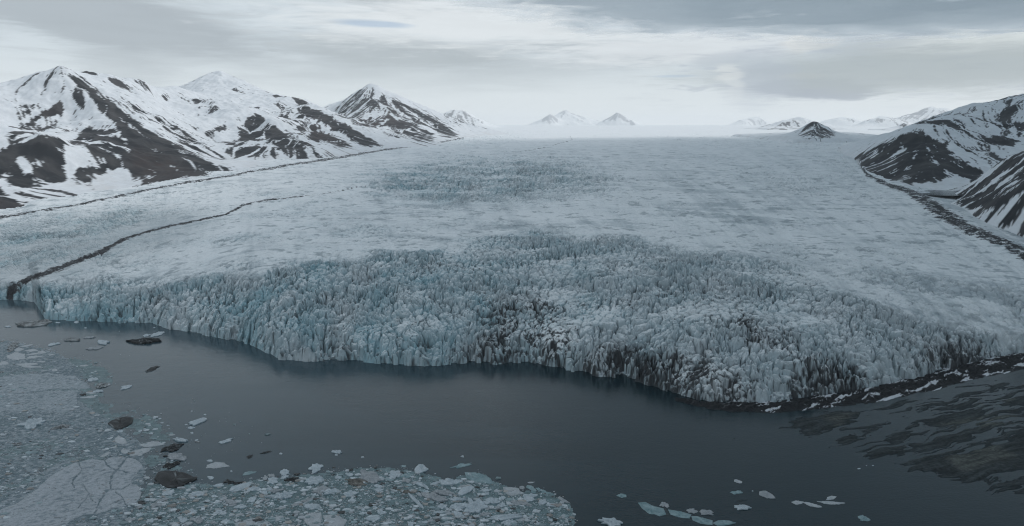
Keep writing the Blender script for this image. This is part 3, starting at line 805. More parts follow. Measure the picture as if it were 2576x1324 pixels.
for label, ridge_, cell, seed in far_peaks:
    d0 = ridge_[0][2]; w = abs(ridge_[-1][0] - ridge_[0][0]) / FPX * d0
    ctrl = list(ridge_)
    c = []
    for q in ridge_:
        for f in (-0.5, 0.7):
            c.append((q[0], 322, q[2] + f * w))
    for e in (ridge_[0], ridge_[-1]):
        sg = -1 if e is ridge_[0] else 1
        c.append((e[0] + sg * 40, 325, e[2]))
    xs = [at_dist(*q)[0] for q in ctrl + c]; ys = [at_dist(*q)[1] for q in ctrl + c]
    mountain(label, ctrl + c, [], cell, (min(xs) - 100, max(xs) + 100, min(ys) - 100, max(ys) + 100), seed, 0.6, w * 0.03, 0.52, 12, haze_tint=float(np.interp(d0, [5000, 7500, 12500], [0.1, 0.65, 0.93])))
mountain('small rock pyramid rising from the ice plateau',
         [(2003, 345, 2950), (2022, 326, 2985), (2046, 306, 3020), (2075, 318, 3020), (2100, 336, 2985), (2046, 330, 2900), (2075, 340, 2880), (2000, 338, 3120), (2100, 338, 3120), (2046, 335, 3270), (2130, 345, 2985), (1980, 350, 2950)],
         [], 2.6, (950, 1550, 2450, 3350), 340, 0.55, 4.0, 0.5, 14)
mountain('snow slope with black rock spur on the right of the glacier',
         further([(2151, 396, 1720), (2196, 369, 1740), (2246, 341, 1760), (2290, 327, 1760), (2321, 319, 1770), (2355, 308, 1850), (2386, 295, 1930), (2446, 265, 2100), (2481, 257, 2250), (2526, 257, 2400), (2571, 242, 2500), (2700, 200, 2600), (2900, 190, 2700),
          (2321, 380, 1600), (2270, 400, 1580), (2220, 410, 1590), (2360, 420, 1530), (2300, 440, 1470), (2400, 450, 1480), (2250, 450, 1460), (2330, 468, 1400), (2371, 470, 1400),
          (2440, 380, 1720), (2500, 340, 1900), (2560, 320, 1950), (2456, 440, 1560), (2510, 410, 1640), (2600, 380, 1750), (2750, 350, 1750),
          (2321, 330, 2300), (2400, 330, 2900), (2570, 330, 3300), (2200, 345, 2300)], [2150, 2200, 2260, 2400], [240, 190, 110, 90]) + [(2120, 402, 2050), (2090, 385, 2300), (2150, 360, 2700)],
         [(2100, 378), (2151, 404), (2170, 425), (2195, 452), (2250, 470), (2330, 476), (2371, 478)], 3.0, (500, 2300, 1000, 3400), 360, 0.9, 12.0)
mountain('near dark hillside with snow gullies at the right edge',
         further([(2391, 497, 1270), (2430, 468, 1270), (2471, 444, 1250), (2531, 400, 1210), (2575, 384, 1200), (2700, 320, 1150), (2900, 260, 1100),
          (2420, 500, 1190), (2480, 490, 1120), (2540, 470, 1060), (2600, 450, 1020), (2700, 430, 960),
          (2440, 520, 1080), (2520, 530, 990), (2600, 530, 960), (2480, 470, 1400), (2560, 440, 1450), (2700, 420, 1450), (2360, 505, 1250)], [2300, 2900], [150, 190]),
         [(2360, 510), (2400, 540), (2466, 565), (2531, 583), (2600, 610), (2750, 680), (2900, 740)], 2.6, (560, 1750, 450, 1950), 380, 0.8, 10.0, 0.5, 30)
lx, ly, lz = at_dist(2352, 486, 1392)
lt = np.linspace(0, 2 * math.pi, 40, endpoint=False)
lco = np.stack([lx + np.cos(lt) * (52 + 5 * np.sin(3 * lt)), ly + 10 + np.sin(lt) * (62 + 6 * np.cos(2 * lt)), np.full(40, lz)], -1)
link(mesh_from('lake', lco, None, M_WATER, None, False, (np.arange(40), np.array([40]))), 'structure', 'small grey lake between the right mountain and the moraine')

# ------------------------------------------------------------------ mud flat and moraine at the right end of the front
def build_flat():
    mud = Canvas()
    mud.poly([(1990, 1040), (2160, 1030), (2300, 1000), (2420, 965), (2900, 920), (2900, 1420), (2600, 1330), (2540, 1245), (2420, 1215), (2330, 1170), (2180, 1130), (2060, 1110), (1990, 1075)], 0.56, 34)
    mud.poly([(1970, 1060), (2010, 1042), (2100, 1032), (2160, 1035), (2170, 1060), (2090, 1088), (2000, 1078)], 0.85, 8)
    mud.poly([(2080, 1108), (2150, 1080), (2170, 1095), (2130, 1125)], 0.75, 8)
    mud.poly([(2150, 1148), (2190, 1118), (2300, 1120), (2270, 1150), (2200, 1160)], 0.8, 8)
    mud.poly([(2250, 1175), (2300, 1150), (2420, 1120), (2560, 1090), (2700, 1100), (2700, 1180), (2560, 1190), (2470, 1225), (2380, 1205)], 0.95, 16)
    mud.poly([(2160, 1110), (2300, 1080), (2350, 1090), (2260, 1115)], 0.72, 8)
    mud.poly([(2290, 1060), (2500, 1030), (2540, 1050), (2360, 1085)], 0.8, 8)
    mud.poly([(2500, 1010), (2700, 980), (2700, 1030), (2520, 1030)], 0.75, 8)
    mud.poly([(2450, 1150), (2560, 1180), (2620, 1230), (2560, 1260), (2460, 1200)], 0.6, 16)
    ban = Canvas()
    ban.line([(1700, 1005), (1780, 1020), (1850, 1024), (1960, 1024), (2090, 1008), (2200, 992), (2310, 968), (2400, 945), (2480, 925), (2580, 905), (2750, 880)],
             [3, 7, 11, 12, 14, 17, 18, 19, 18, 18, 20], 1.0, 1.0)
    px, py = np.meshgrid(np.linspace(1660, 2860, 900), np.linspace(850, 1420, 620))
    X, Y = on_plane(px, py)
    wv = fbm(X / 45, Y / 45, 399, 3) * 9
    st = fbm((X + 0.5 * Y) / 75, (Y - 0.42 * X + wv) / 8.5, 401, 5, 0.6); st2 = fbm((X + 0.5 * Y) / 28, (Y - 0.42 * X + wv) / 3.2, 403, 5, 0.6)
    wn = fbm(X / 25, Y / 25, 405, 4)
    mv = mud.at(px + wn * 26, py + st * 10)
    z = (mv * 0.95 + 0.85 * st + 0.45 * st2 - 0.50) * 1.5
    z = np.minimum(z, 0.35 + 0.25 * z)
    b = ban.at(px + wn * 8, py)
    zb = b * (2.2 + 2.4 * fbm(X / 9, Y / 9, 407, 4) + 1.5 * fbm(X / 3, Y / 3, 409, 3)) - 0.6
    dark = C3(0.028, 0.033, 0.034); mid = C3(0.046, 0.055, 0.058); pale = C3(0.12, 0.125, 0.11)
    rgb = lerp3(np.broadcast_to(dark, X.shape + (3,)), mid, sstep(st2 + 0.5 * st, -0.35, 0.5))
    pat = Canvas()
    for pts, v in [([(2360, 1070), (2450, 1055), (2560, 1045), (2560, 1062), (2420, 1082)], .9), ([(2070, 1052), (2150, 1042), (2110, 1062)], .9), ([(2370, 1150), (2500, 1120), (2560, 1150), (2420, 1190)], .55),
                   ([(2270, 1145), (2330, 1142), (2320, 1152)], .8), ([(2100, 1070), (2125, 1066), (2115, 1078)], 1.0), ([(2500, 1010), (2560, 1000), (2540, 1015)], .6)]:
        pat.poly(pts, v, 5)
    rgb = lerp3(rgb, pale, np.clip(pat.at(px + wn * 10, py + st * 5) * (0.75 + st2), 0, 1))
    rgb = rgb * np.clip(1 + 0.9 * fbm(X / 2.2, Y / 1.4, 413, 4, 0.65) + 0.5 * st2, 0.45, 1.9)[..., None]
    z = z + 0.10 * fbm(X / 3.5, Y / 2.0, 415, 4, 0.6)
    rgb = lerp3(C3(0.022, 0.030, 0.034) * np.ones(X.shape + (3,)), rgb, sstep(z, -0.02, 0.30) * 0.85 + 0.15)      # soaked along the waterline
    o = grid_obj('mudflat', X, Y, z, M_MUD, rgb, z > -0.08)
    link(o, 'structure', 'dark wet mud flat with braided channels at the right')
    al, ac = X * 0.86 + Y * 0.51, -X * 0.51 + Y * 0.86      # along and across the shore
    snow = sstep(fbm(al / 26 + 0.5 * wn, ac / 4.5, 411, 5, 0.6) - 0.05 * (np.clip(zb, 0, 3) - 1), 0.17, 0.22) * sstep(px, 1800, 1900)
    rgb = lerp3(lerp3(np.broadcast_to(C3(0.014, 0.015, 0.017), X.shape + (3,)), C3(0.045, 0.046, 0.047), sstep(st2, 0, .6)), C3(0.58, 0.60, 0.63), snow)
    o = grid_obj('moraine_shore', X, Y, zb + snow * 0.25, M_ROCK, rgb, zb > -0.1, False)
    link(o, 'structure', 'black moraine rubble with snow streaks below the ice')


build_flat()

# ------------------------------------------------------------------ pack ice at the left
def S2D(p): return [(a / 1.5907, b / 1.5907) for a, b in p]


def zs(pts, k, ox, oy): return S2D([(ox + a * k, oy + b * k) for a, b in pts])


ZA = lambda p: zs(p, 0.3474, 0, 1200)
ZB = lambda p: zs(p, 0.3519, 0, 1640)


def ice_tone(X, Y, seed, f=1.0):
    t = fbm(X / (5 * f), Y / (5 * f), seed, 5, 0.6)
    s = fbm(X / (9 * f), (Y - .4 * X) / (2.4 * f), seed + 3, 4, 0.6)
    return t, s


def sheet(name, label, cat, kind, outline, cracks, z0, cover, seed, step=1.3, soft=5, tone=(0.36, 0.40, 0.43), wet=(0.10, 0.155, 0.18), amt=0.5, lanes=()):
    c = Canvas(); c.poly(outline, 1.0, soft)
    cr = Canvas()
    for pts, w in cracks: cr.line(pts, w, 1.0, 1.0)
    la = Canvas()
    for pts, w in lanes: la.line(pts, w, 1.0, 1.3)
    P = np.array(outline)
    px, py = np.meshgrid(np.arange(P[:, 0].min() - 10, P[:, 0].max() + 10, step), np.arange(P[:, 1].min() - 10, P[:, 1].max() + 10, step))
    X, Y = on_plane(px, py)
    t, s = ice_tone(X, Y, seed, 0.6)
    e = c.at(px, py) + 0.25 * fbm(X / 6, Y / 6, seed + 9, 4) + cover * (0.6 * s + 0.4 * t) - la.at(px, py) * 0.4
    jx, jy = fbm(X / 3, Y / 3, seed + 11, 3) * 4, fbm(X / 3, Y / 3, seed + 13, 3) * 3
    k = np.clip((e - 0.5) * 6, 0, 1) * (1 - sstep(cr.at(px + jx, py + jy), 0.45, 0.8))
    Z = -0.2 + k * (0.2 + z0 + 0.12 * t + 0.10 * s)
    rgb = lerp3(np.broadcast_to(np.array(wet, F4), X.shape + (3,)), np.array(tone, F4), sstep(0.9 * t + 0.9 * s + amt * 0.5 + 0.35 * fbm(X / 28, Y / 28, seed + 15, 3), -0.35, 0.55))
    rgb = lerp3(rgb, C3(0.62, 0.63, 0.65), sstep(t + 0.6 * s, 0.35, 0.75) * 0.7)
    rgb = lerp3(rgb, C3(0.09, 0.10, 0.10), sstep(fbm(X / 2.5, Y / 1.6, seed + 17, 3) + 0.3 * fbm(X / 14, Y / 14, seed + 19, 2), 0.38, 0.55) * 0.7)
    o = grid_obj(name, X, Y, Z, M_FLOE, rgb, Z > 0.01)
    return link(o, kind, label, cat)


lanes = [(ZB([(-300, 1010), (0, 930), (300, 830), (480, 680), (620, 590), (820, 500), (1000, 440)]), 9), (ZB([(0, 510), (200, 470), (450, 400), (620, 400)]), 13),
         (ZA([(400, 1060), (700, 1030), (1000, 1040)]), 4), (ZA([(0, 850), (300, 850), (480, 800), (600, 770)]), 5), (ZB([(820, 600), (1100, 540), (1200, 560)]), 6)]
sheet('pack_ice', 'mottled grey pack ice along the left edge', None, 'stuff',
      [(-220, 860), (0, 850), (60, 862), (150, 885), (180, 910), (215, 935), (225, 985), (200, 1010), (290, 1060), (320, 1090), (360, 1110), (370, 1190), (345, 1270), (240, 1420), (-260, 1420)],
      [], 0.06, 0.85, 500, 1.2, 12, lanes=lanes, amt=0.0)
sheet('ice_sheet', 'wide pale ice sheet broken by branching dark cracks, bottom left', 'ice sheet', 'thing',
      ZB([(560, 760), (830, 605), (1050, 560), (1190, 580), (1250, 545), (1390, 530), (1530, 550), (1630, 620), (1620, 680), (1560, 720), (1560, 750), (1480, 800), (1500, 840), (1590, 870), (1610, 930), (1600, 1000),
          (1540, 1070), (1300, 1130), (1100, 1190), (950, 1190), (760, 1300), (500, 1500), (-200, 1500), (-200, 1200), (200, 1060), (420, 900)]),
      [(ZB([(895, 560), (910, 640), (935, 690), (870, 760), (825, 810), (830, 860), (850, 890)]), 1.6), (ZB([(1185, 560), (1210, 630), (1290, 680), (1380, 695), (1470, 722)]), 2.2),
       (ZB([(1490, 500), (1400, 600), (1350, 670), (1300, 715), (1265, 780), (1255, 840), (1270, 915)]), 2.2), (ZB([(950, 860), (980, 910), (1010, 950), (1000, 990), (940, 1060), (890, 1120)]), 1.5),
       (ZB([(1230, 920), (1160, 1000), (1120, 1070), (1100, 1140), (1045, 1220)]), 2.6), (ZB([(1310, 940), (1400, 1000), (1410, 1040), (1440, 1090)]), 1.5), (ZB([(1400, 1020), (1250, 1080)]), 1.2),
       (ZB([(1180, 925), (1270, 912), (1400, 900), (1480, 845)]), 1.3), (ZB([(1010, 950), (1030, 1020), (1090, 1060)]), 1.2)],
      0.30, 0.16, 520, 1.1, 4, (0.43, 0.46, 0.49), (0.18, 0.23, 0.26), 0.7)
sheet('ice_sheet', 'pale ice sheet with a frayed edge beside open water, upper left', 'ice sheet', 'thing',
      ZA([(-300, 900), (0, 885), (250, 855), (520, 842), (900, 880), (905, 915), (1050, 990), (1060, 1015), (900, 1040), (890, 1100), (880, 1150), (900, 1210), (850, 1280), (700, 1310), (350, 1290), (0, 1270), (-300, 1270)]),
      [(ZA([(560, 870), (700, 895), (900, 918)]), 1.0), (ZA([(300, 1075), (560, 1040), (780, 1035), (900, 1040)]), 2.2)],
      0.22, 0.26, 540, 1.1, 4, (0.39, 0.43, 0.46), (0.16, 0.215, 0.24), 0.5)

# ------------------------------------------------------------------ floes
rng = np.random.default_rng(7)
TONES = {  # type: (top, other, edge, height metres per metre of width)
    'w': ((0.58, 0.62, 0.65), (0.40, 0.47, 0.51), (0.22, 0.34, 0.40), 0.10),
    'g': ((0.44, 0.45, 0.465), (0.27, 0.30, 0.32), (0.17, 0.23, 0.26), 0.085),
    'p': ((0.50, 0.52, 0.54), (0.40, 0.43, 0.45), (0.33, 0.40, 0.43), 0.03),
    't': ((0.34, 0.44, 0.46), (0.12, 0.22, 0.24), (0.13, 0.24, 0.26), 0.02),
    'd': ((0.012, 0.013, 0.014), (0.055, 0.058, 0.058), (0.010, 0.011, 0.012), 0.065),
    'm': ((0.45, 0.47, 0.48), (0.06, 0.062, 0.06), (0.10, 0.12, 0.12), 0.08),
    'b': ((0.30, 0.28, 0.25), (0.09, 0.085, 0.075), (0.12, 0.12, 0.11), 0.05),
}


def floe(kind, x, y, w, h, tilt=0.0, outline=None, seed=0):
    """x, y, w, h: middle and size on the 4096-wide photograph; the outline is laid on the water and given its thickness"""
    r = np.random.default_rng(1000 + seed)
    small = w < 26
    ns = 16 if small else (28 if w < 70 else 52)
    rings = np.array([0.0, 0.45, 0.8, 1.0]) if small else (np.array([0.0, 0.22, 0.42, 0.6, 0.76, 0.9, 1.0]) if w < 70 and outline is None else np.array([0.0, .12, .24, .36, .48, .6, .71, .81, .9, .96, 1.0]))
    th = np.linspace(0, 2 * math.pi, ns, endpoint=False)
    if outline is not None:
        O = np.array(outline, float); c = O.mean(0); x, y = c
        rad = np.zeros(ns)
        for i, t in enumerate(th):
            d = np.array([math.cos(t), math.sin(t)]); best = 0
            for j in range(len(O)):
                p, q = O[j] - c, O[(j + 1) % len(O)] - c; e = q - p
                den = d[0] * e[1] - d[1] * e[0]
                if abs(den) < 1e-9: continue
                k = (p[0] * e[1] - p[1] * e[0]) / den; u = (p[0] * d[1] - p[1] * d[0]) / den
                if k > 0 and -1e-6 <= u <= 1 + 1e-6: best = max(best, k)
            rad[i] = best
        rad *= 1 + 0.05 * r.standard_normal(ns)
        ex, ey = np.cos(th) * rad, np.sin(th) * rad
        w = np.ptp(O[:, 0]); h = np.ptp(O[:, 1])
    else:
        if kind == 'p':      # angular plates: a few straight edges
            k = r.integers(5, 8); at = np.sort(r.uniform(0, 2 * math.pi, k)) if False else np.linspace(0, 2 * math.pi, k, endpoint=False) + r.uniform(-0.4, 0.4, k)
            rad = np.full(ns, 9.0); off = r.uniform(0.72, 1.05, k)
            for a_, o_1 in zip(at, off):
                cc = np.cos(th - a_); rad = np.where(cc > 0.05, np.minimum(rad, o_1 / np.maximum(cc, .05)), rad)
            rad = np.minimum(rad, 1.35)
        else:
            rad = np.ones(ns)
            for k in range(2, 10): rad += r.normal(0, 0.17 / k ** 0.55) * np.cos(k * th + r.uniform(0, 6.28))
            rad = np.clip(rad, 0.6, 1.4)
        rad *= 1 + 0.06 * r.standard_normal(ns)
        ex, ey = np.cos(th) * rad * w / 2, np.sin(th) * rad * h / 2
        ca, sa = math.cos(tilt), math.sin(tilt)
        ey = ey - ex * math.tan(tilt)
    s = 1 / 1.5907
    bx, by = on_plane(x * s, y * s)
    ox, oy = on_plane((x + ex) * s, (y + ey) * s)
    ox, oy = ox - bx, oy - by
    size = max(np.ptp(ox), 0.3)
    top, oth, edge, hk = TONES[kind]
    H = max(hk * size * (1.0 if w < 120 else 0.7), 0.10)
    if kind in 'pt': H = min(H, 0.35)
    V = [(0.0, 0.0)]; RR = [0.0]
    for q in rings[1:]:
        V += [(a * q, b * q) for a, b in zip(ox, oy)]; RR += [q] * ns
    V = np.array(V); RR = np.array(RR)
    f = 0.30 * size + 0.3
    rough = {'p': 0.15, 't': 0.2, 'w': 0.7, 'g': 0.7, 'd': 1.1, 'm': 1.0, 'b': 0.9}[kind]
    n1 = fbm(V[:, 0] / f + seed * 3.3, V[:, 1] / f, 600 + seed, 3); n2 = fbm(V[:, 0] / (f * .3) + 9, V[:, 1] / (f * .3), 640 + seed, 3)
    z = H * (0.55 + 0.45 * (1 - RR ** 2.2)) * (1 + rough * (1.1 * n1 + 0.6 * n2))
    if kind in 'dmb': z = z * r.uniform(0.72, 1.25, len(z))
    if kind == 't': z = 0.05 + H * (0.5 + n1)
    z = np.maximum(z, 0.05 + 0.04 * hk)
    co = [np.column_stack([V, z])]
    co.append(np.column_stack([ox * 1.03, oy * 1.03, np.full(ns, -0.25)]))
    co = np.concatenate(co)
    nv = len(V)
    mixf = np.clip(0.45 + 1.1 * n2 + 0.8 * n1, 0, 1)[:, None]
    rgb = np.array(top) * (1 - mixf) + np.array(oth) * mixf
    if kind == 'd':
        rgb = np.array(top) * (1 - np.clip(mixf - 0.35, 0, 1)) + np.array(oth) * np.clip(mixf - .35, 0, 1)
        rgb = rgb * np.where(n2 + 0.5 * n1 > 0.40, 3.2, 1.0)[:, None] * r.uniform(0.5, 1.7, (len(rgb), 1))
        rgb[r.uniform(0, 1, len(rgb)) < 0.05] = (0.30, 0.32, 0.33)
    rgb = np.concatenate([rgb, np.tile(np.array(edge), (ns, 1))])
    lv, tot = [], []
    for i in range(ns):
        j = (i + 1) % ns
        lv += [0, 1 + i, 1 + j]; tot.append(3)
    nr_ = len(rings) - 1
    for k in range(nr_):
        a0 = 1 + k * ns
        b0 = 1 + (k + 1) * ns if k < nr_ - 1 else nv
        for i in range(ns):
            j = (i + 1) % ns
            lv += [a0 + i, b0 + i, b0 + j, a0 + j]; tot.append(4)
    # photograph rows run downwards, so turn the faces up
    lv = np.array(lv); tot = np.array(tot); p = 0; out = []
    for t_ in tot: out.append(lv[p:p + t_][::-1]); p += t_
    o = mesh_from('ice_floe', co, None, M_FLOE, rgb, kind in 'pt', (np.concatenate(out), tot))
    o.location = (bx, by, 0)
    return o


FLOES = []   # (kind, x, y, w, h, tilt, label or None, outline or None)


def put(kind, x, y, w, h, tilt=0, label=None, outline=None): FLOES.append((kind, x, y, w, h, tilt, label, outline))


def KB(p): return [(a * 0.3519, 1640 + b * 0.3519) for a, b in p]
def KC(p): return [(600 + a * 0.3519, 1640 + b * 0.3519) for a, b in p]
def K4(p): return [(1250 + a * 0.2765, 1740 + b * 0.2765) for a, b in p]
def K5(p): return [(1800 + a * 0.2765, 1740 + b * 0.2765) for a, b in p]
def K6(p): return [(2400 + a * 0.4658, 1780 + b * 0.4658) for a, b in p]


put('d', 0, 0, 1, 1, 0, 'large blunt black debris-covered slab, lower end of the dark line at the pack edge', KC([(25, 820), (80, 740), (130, 705), (280, 700), (400, 725), (500, 760), (550, 790), (480, 830), (400, 850), (330, 880), (220, 900), (120, 850)]))
put('d', 0, 0, 1, 1, 0, 'black tilted debris-covered slab, upper one, alone in slush off the pack edge', KB([(1205, 180), (1260, 130), (1380, 95), (1480, 80), (1530, 125), (1490, 165), (1400, 210), (1340, 232), (1290, 215), (1265, 190)]))
put('d', 690, 1793, 82, 26, 0.22, 'narrow black-rimmed slab beside the end of the long pale plate')
put('d', 686, 1862, 70, 20, 0.32, 'thin dark jagged shard just above the largest black slab')
put('d', 577, 1367, 118, 20, 0.04, 'long dark debris-striped floe close under the ice cliff')
put('d', 610, 1477, 52, 14, 0.35, 'dark tilted sliver alone on open water below the striped floe')
put('m', 137, 1297, 142, 20, 0.12, 'long rubbly dirty raft beside the ice corner at far left')
put('m', 52, 1389, 42, 26, 0.3, 'dark lumpy berg piece among white plates at far left')
put('m', 412, 1544, 55, 18, 0.15, 'half dark half white lump off the frayed ice sheet')
put('d', 999, 1828, 26, 13, 0.15, 'small black lump, larger of two on open water')
put('d', 1064, 1811, 36, 8, 0.2, 'small black broken sliver right of the black lump')
put('d', 1170, 1920, 52, 16, 0.05, 'black crumbling piece between white floes at the brash edge')
put('d', 918, 1929, 42, 14, -0.1, 'grey-black half-sunk lump above the long white wedge')
put('d', 952, 1934, 36, 9, 0.2, 'thin dark sliver touching the long white wedge')
put('w', 0, 0, 1, 1, 0, 'long white wedge-shaped floe on the brash edge', KC([(790, 920), (900, 890), (1050, 845), (1150, 815), (1195, 820), (1150, 870), (1080, 900), (1000, 930), (880, 932)]))
put('p', 0, 0, 1, 1, 0, 'long smooth pale plate reaching into open water', KB([(1530, 410), (1690, 370), (1890, 355), (1893, 400), (1700, 425), (1560, 437)]))
put('p', 0, 0, 1, 1, 0, 'slanting pale blade of ice below the long smooth plate', KB([(1500, 470), (1640, 440), (1775, 425), (1700, 475), (1590, 515), (1470, 530)]))
put('p', 0, 0, 1, 1, 0, 'thin pale splinter left of the slanting blade', KB([(1340, 455), (1500, 462), (1460, 490), (1410, 505)]))
put('p', 0, 0, 1, 1, 0, 'triangular pale shard above the cracked ice sheet', KB([(1120, 545), (1200, 490), (1290, 455), (1250, 500), (1180, 540)]))
put('p', 0, 0, 1, 1, 0, 'rounded pale plate on the slush edge above the slanting blade', KB([(1310, 370), (1290, 340), (1350, 295), (1440, 345), (1445, 385), (1390, 398)]))
put('w', 130, 1698, 85, 34, 0.1, 'bright angular block half buried in the left pack ice')
put('m', 246, 1710, 62, 16, 0.15, 'greenish-grey tilted piece in the left pack ice')
put('m', 72, 1779, 34, 9, 0.1, 'short dark stick-like piece in the left slush lane')
put('p', 0, 0, 1, 1, 0, 'cleft pale plate, left half, at the bottom of the brash', K4([(-167, 1190), (0, 1130), (145, 1130), (125, 1230), (110, 1330), (-60, 1330)]))
put('p', 0, 0, 1, 1, 0, 'cleft pale plate, right half, at the bottom of the brash', K4([(152, 1165), (300, 1150), (400, 1190), (512, 1225), (470, 1300), (440, 1335), (150, 1335), (185, 1250)]))
put('w', 0, 0, 1, 1, 0, 'kite-shaped white floe on open water beyond the brash', K4([(1450, 530), (1480, 490), (1530, 440), (1600, 440), (1640, 470), (1705, 510), (1650, 530), (1540, 565), (1490, 545)]))
put('w', 1579, 1900, 44, 34, 0.0, 'white pinched floe shaped like two joined lumps')
put('t', 1625, 1904, 54, 18, 0.15, 'pale floe with a teal hollow right of the pinched floe')
put('t', 1847, 1864, 74, 13, 0.17, 'long teal half-sunk floe alone above the brash')
put('t', 0, 0, 1, 1, 0, 'broad teal half-sunk raft of overlapping plates at the brash edge', K5([(165, 545), (290, 545), (420, 560), (560, 610), (670, 680), (700, 720), (560, 710), (400, 690), (270, 660), (220, 600)]))
put('w', 0, 0, 1, 1, 0, 'white arrow-shaped block below the teal raft', K5([(110, 860), (170, 770), (300, 740), (365, 750), (340, 800), (250, 850), (180, 885)]))
put('p', 0, 0, 1, 1, 0, 'four-cornered pale plate with a straight top edge', K5([(762, 745), (900, 762), (1018, 780), (1018, 857), (890, 892), (800, 850)]))
put('w', 2117, 1993, 52, 32, 0.15, 'white lumpy block right of the four-cornered plate')
put('t', 0, 0, 1, 1, 0, 'pale teal bent floe off the four-cornered plate', K5([(1090, 730), (1190, 740), (1250, 810), (1250, 850), (1170, 840), (1180, 800), (1110, 780)]))
put('t', 2179, 1971, 32, 14, -0.1, 'teal ring-edged floe, outermost of the sunk pieces')
put('t', 2158, 1960, 26, 12, -0.3, 'dark teal sunk piece beside the bent floe')
put('w', 2170, 2010, 34, 20, 0, 'white squarish floe at the right end of the brash')
put('g', 0, 0, 1, 1, 0, 'slanting narrow floe at the last corner of the brash', K5([(1550, 900), (1590, 895), (1750, 1000), (1745, 1020), (1650, 975), (1560, 930)]))
put('w', 2205, 2022, 42, 12, 0.1, 'low white floe left of the slanting narrow floe')
put('w', 1897, 2030, 82, 56, 0.1, 'large rounded white floe with a notched top, low in the brash')
put('w', 1966, 2008, 64, 24, 0.12, 'white floe just right of the notched one')
put('w', 2021, 2073, 132, 19, 0.06, 'very long low white floe near the bottom edge')
put('w', 2034, 2093, 58, 16, -0.05, 'white floe under the very long low one')
put('t', 2027, 2041, 42, 24, 0, 'faint teal sunk floe above the very long low one')
put('w', 1665, 2008, 62, 18, -0.75, 'white elongated floe pointing down to the right')
put('g', 1737, 1992, 92, 28, -0.15, 'pinkish-grey broad floe in the middle of the brash')
put('g', 1772, 1974, 88, 18, -0.1, 'grey crumbling raft behind the pinkish floe')
put('w', 1493, 2075, 56, 26, 0.05, 'clean white oval floe near the bottom edge')
put('b', 1430, 1931, 78, 32, -0.1, 'brown dirt-covered raft at the top of the brash')
put('g', 1480, 1911, 80, 44, -0.2, 'ragged pale raft joined to the brown one')
put('b', 1620, 1967, 52, 15, -0.15, 'brown rubble heap in the middle brash')
put('w', 1263, 1874, 50, 32, 0.2, 'bright white block above the brash on open water')
put('w', 1258, 1925, 74, 30, 0.1, 'white humped floe just below the bright block')
put('w', 1790, 1931, 64, 26, -0.05, 'white peaked floe at the inner bend of the brash edge')
put('t', 0, 0, 1, 1, 0, 'long teal sunk raft, broad left piece, on dark water at the bottom', K6([(315, 480), (380, 485), (440, 520), (560, 552), (578, 600), (500, 607), (420, 592), (365, 545)]))
put('t', 0, 0, 1, 1, 0, 'very long teal sunk raft, its first piece beside the broad one', K6([(585, 558), (680, 572), (780, 598), (772, 642), (700, 628), (600, 599)]))
put('t', 0, 0, 1, 1, 0, 'very long teal sunk raft, its middle piece on dark water', K6([(786, 602), (870, 626), (962, 650), (955, 692), (880, 684), (780, 646)]))
put('t', 0, 0, 1, 1, 0, 'very long teal sunk raft, its broken tail on dark water', K6([(968, 652), (1060, 650), (1165, 658), (1170, 686), (1060, 696), (966, 694)]))
put('g', 2658, 2021, 36, 18, -0.15, 'grey floe on the upper side of the broad teal raft')
put('g', 2768, 2046, 40, 17, -0.1, 'grey rounded floe on the upper side of the very long raft')
put('g', 2826, 2052, 52, 22, -0.1, 'grey angular floe behind the middle of the very long raft')
put('w', 2445, 2092, 92, 24, -0.1, 'white rubbly floe cut by the bottom edge')
put('t', 2488, 1984, 36, 16, -0.1, 'small pale teal floe left of the long sunk rafts')
put('p', 0, 0, 1, 1, 0, 'smooth pale leaf-shaped floe, topmost of the right-hand group', K6([(1128, 303), (1165, 296), (1200, 308), (1248, 324), (1200, 334), (1165, 322)]))
put('t', 2947, 1971, 46, 13, 0.05, 'dim teal ragged floe under the leaf-shaped one')
put('g', 0, 0, 1, 1, 0, 'pale slanting pointed floe with dark seams, middle of the right-hand group', K6([(1370, 402), (1420, 398), (1480, 430), (1532, 465), (1440, 460), (1370, 437)]))
put('w', 2970, 2032, 60, 18, -0.05, 'white floe with a dark dent, lowest of the right-hand group')
put('p', 3189, 2011, 45, 14, -0.1, 'pale split floe, left half, right of the pointed floe')
put('p', 3250, 2021, 66, 12, -0.28, 'pale split floe, narrow right half, right of the pointed floe')
put('p', 3327, 1993, 46, 16, 0.15, 'pale triangular floe above the long thin one at the right')
put('p', 3332, 2013, 98, 11, -0.07, 'long thin pale floe below the triangular one at the right')
put('t', 3455, 2075, 42, 22, -0.15, 'lone pale wedge of ice nearest the right bottom corner')
put('w', 629, 1339, 54, 14, 0.25, 'white tilted floe close under the cliff beside the striped floe')
put('w', 587, 1343, 30, 8, 0.15, 'thin grey floe left of the white tilted one')
put('m', 288, 1362, 57, 10, 0.05, 'white floe with a dark stripe, off the left ice corner')
put('g', 358, 1352, 43, 7, 0.08, 'narrow grey floe right of the dark-striped one')
put('w', 215, 1379, 48, 9, 0.12, 'narrow white floe left below the dark-striped one')
put('w', 412, 1372, 49, 14, 0.0, 'white cap-shaped floe on water off the left ice corner')
put('g', 379, 1395, 60, 10, 0.1, 'loose pale brash raft below the cap-shaped floe')
put('w', 372, 1520, 35, 16, 0.2, 'bright white floe at the tip of the frayed ice sheet')
put('w', 505, 1551, 46, 14, 0.25, 'white tilted floe alone right of the half dark lump')
put('w', 393, 1567, 37, 11, 0.15, 'white floe below the half dark lump')
put('d', 332, 1580, 26, 8, 0.05, 'small dark lump against the frayed ice sheet')
put('p', 365, 1573, 46, 10, -0.05, 'flat pale plate beside the small dark lump')
put('p', 360, 1590, 52, 10, 0.1, 'flat pale plate under the small dark lump')
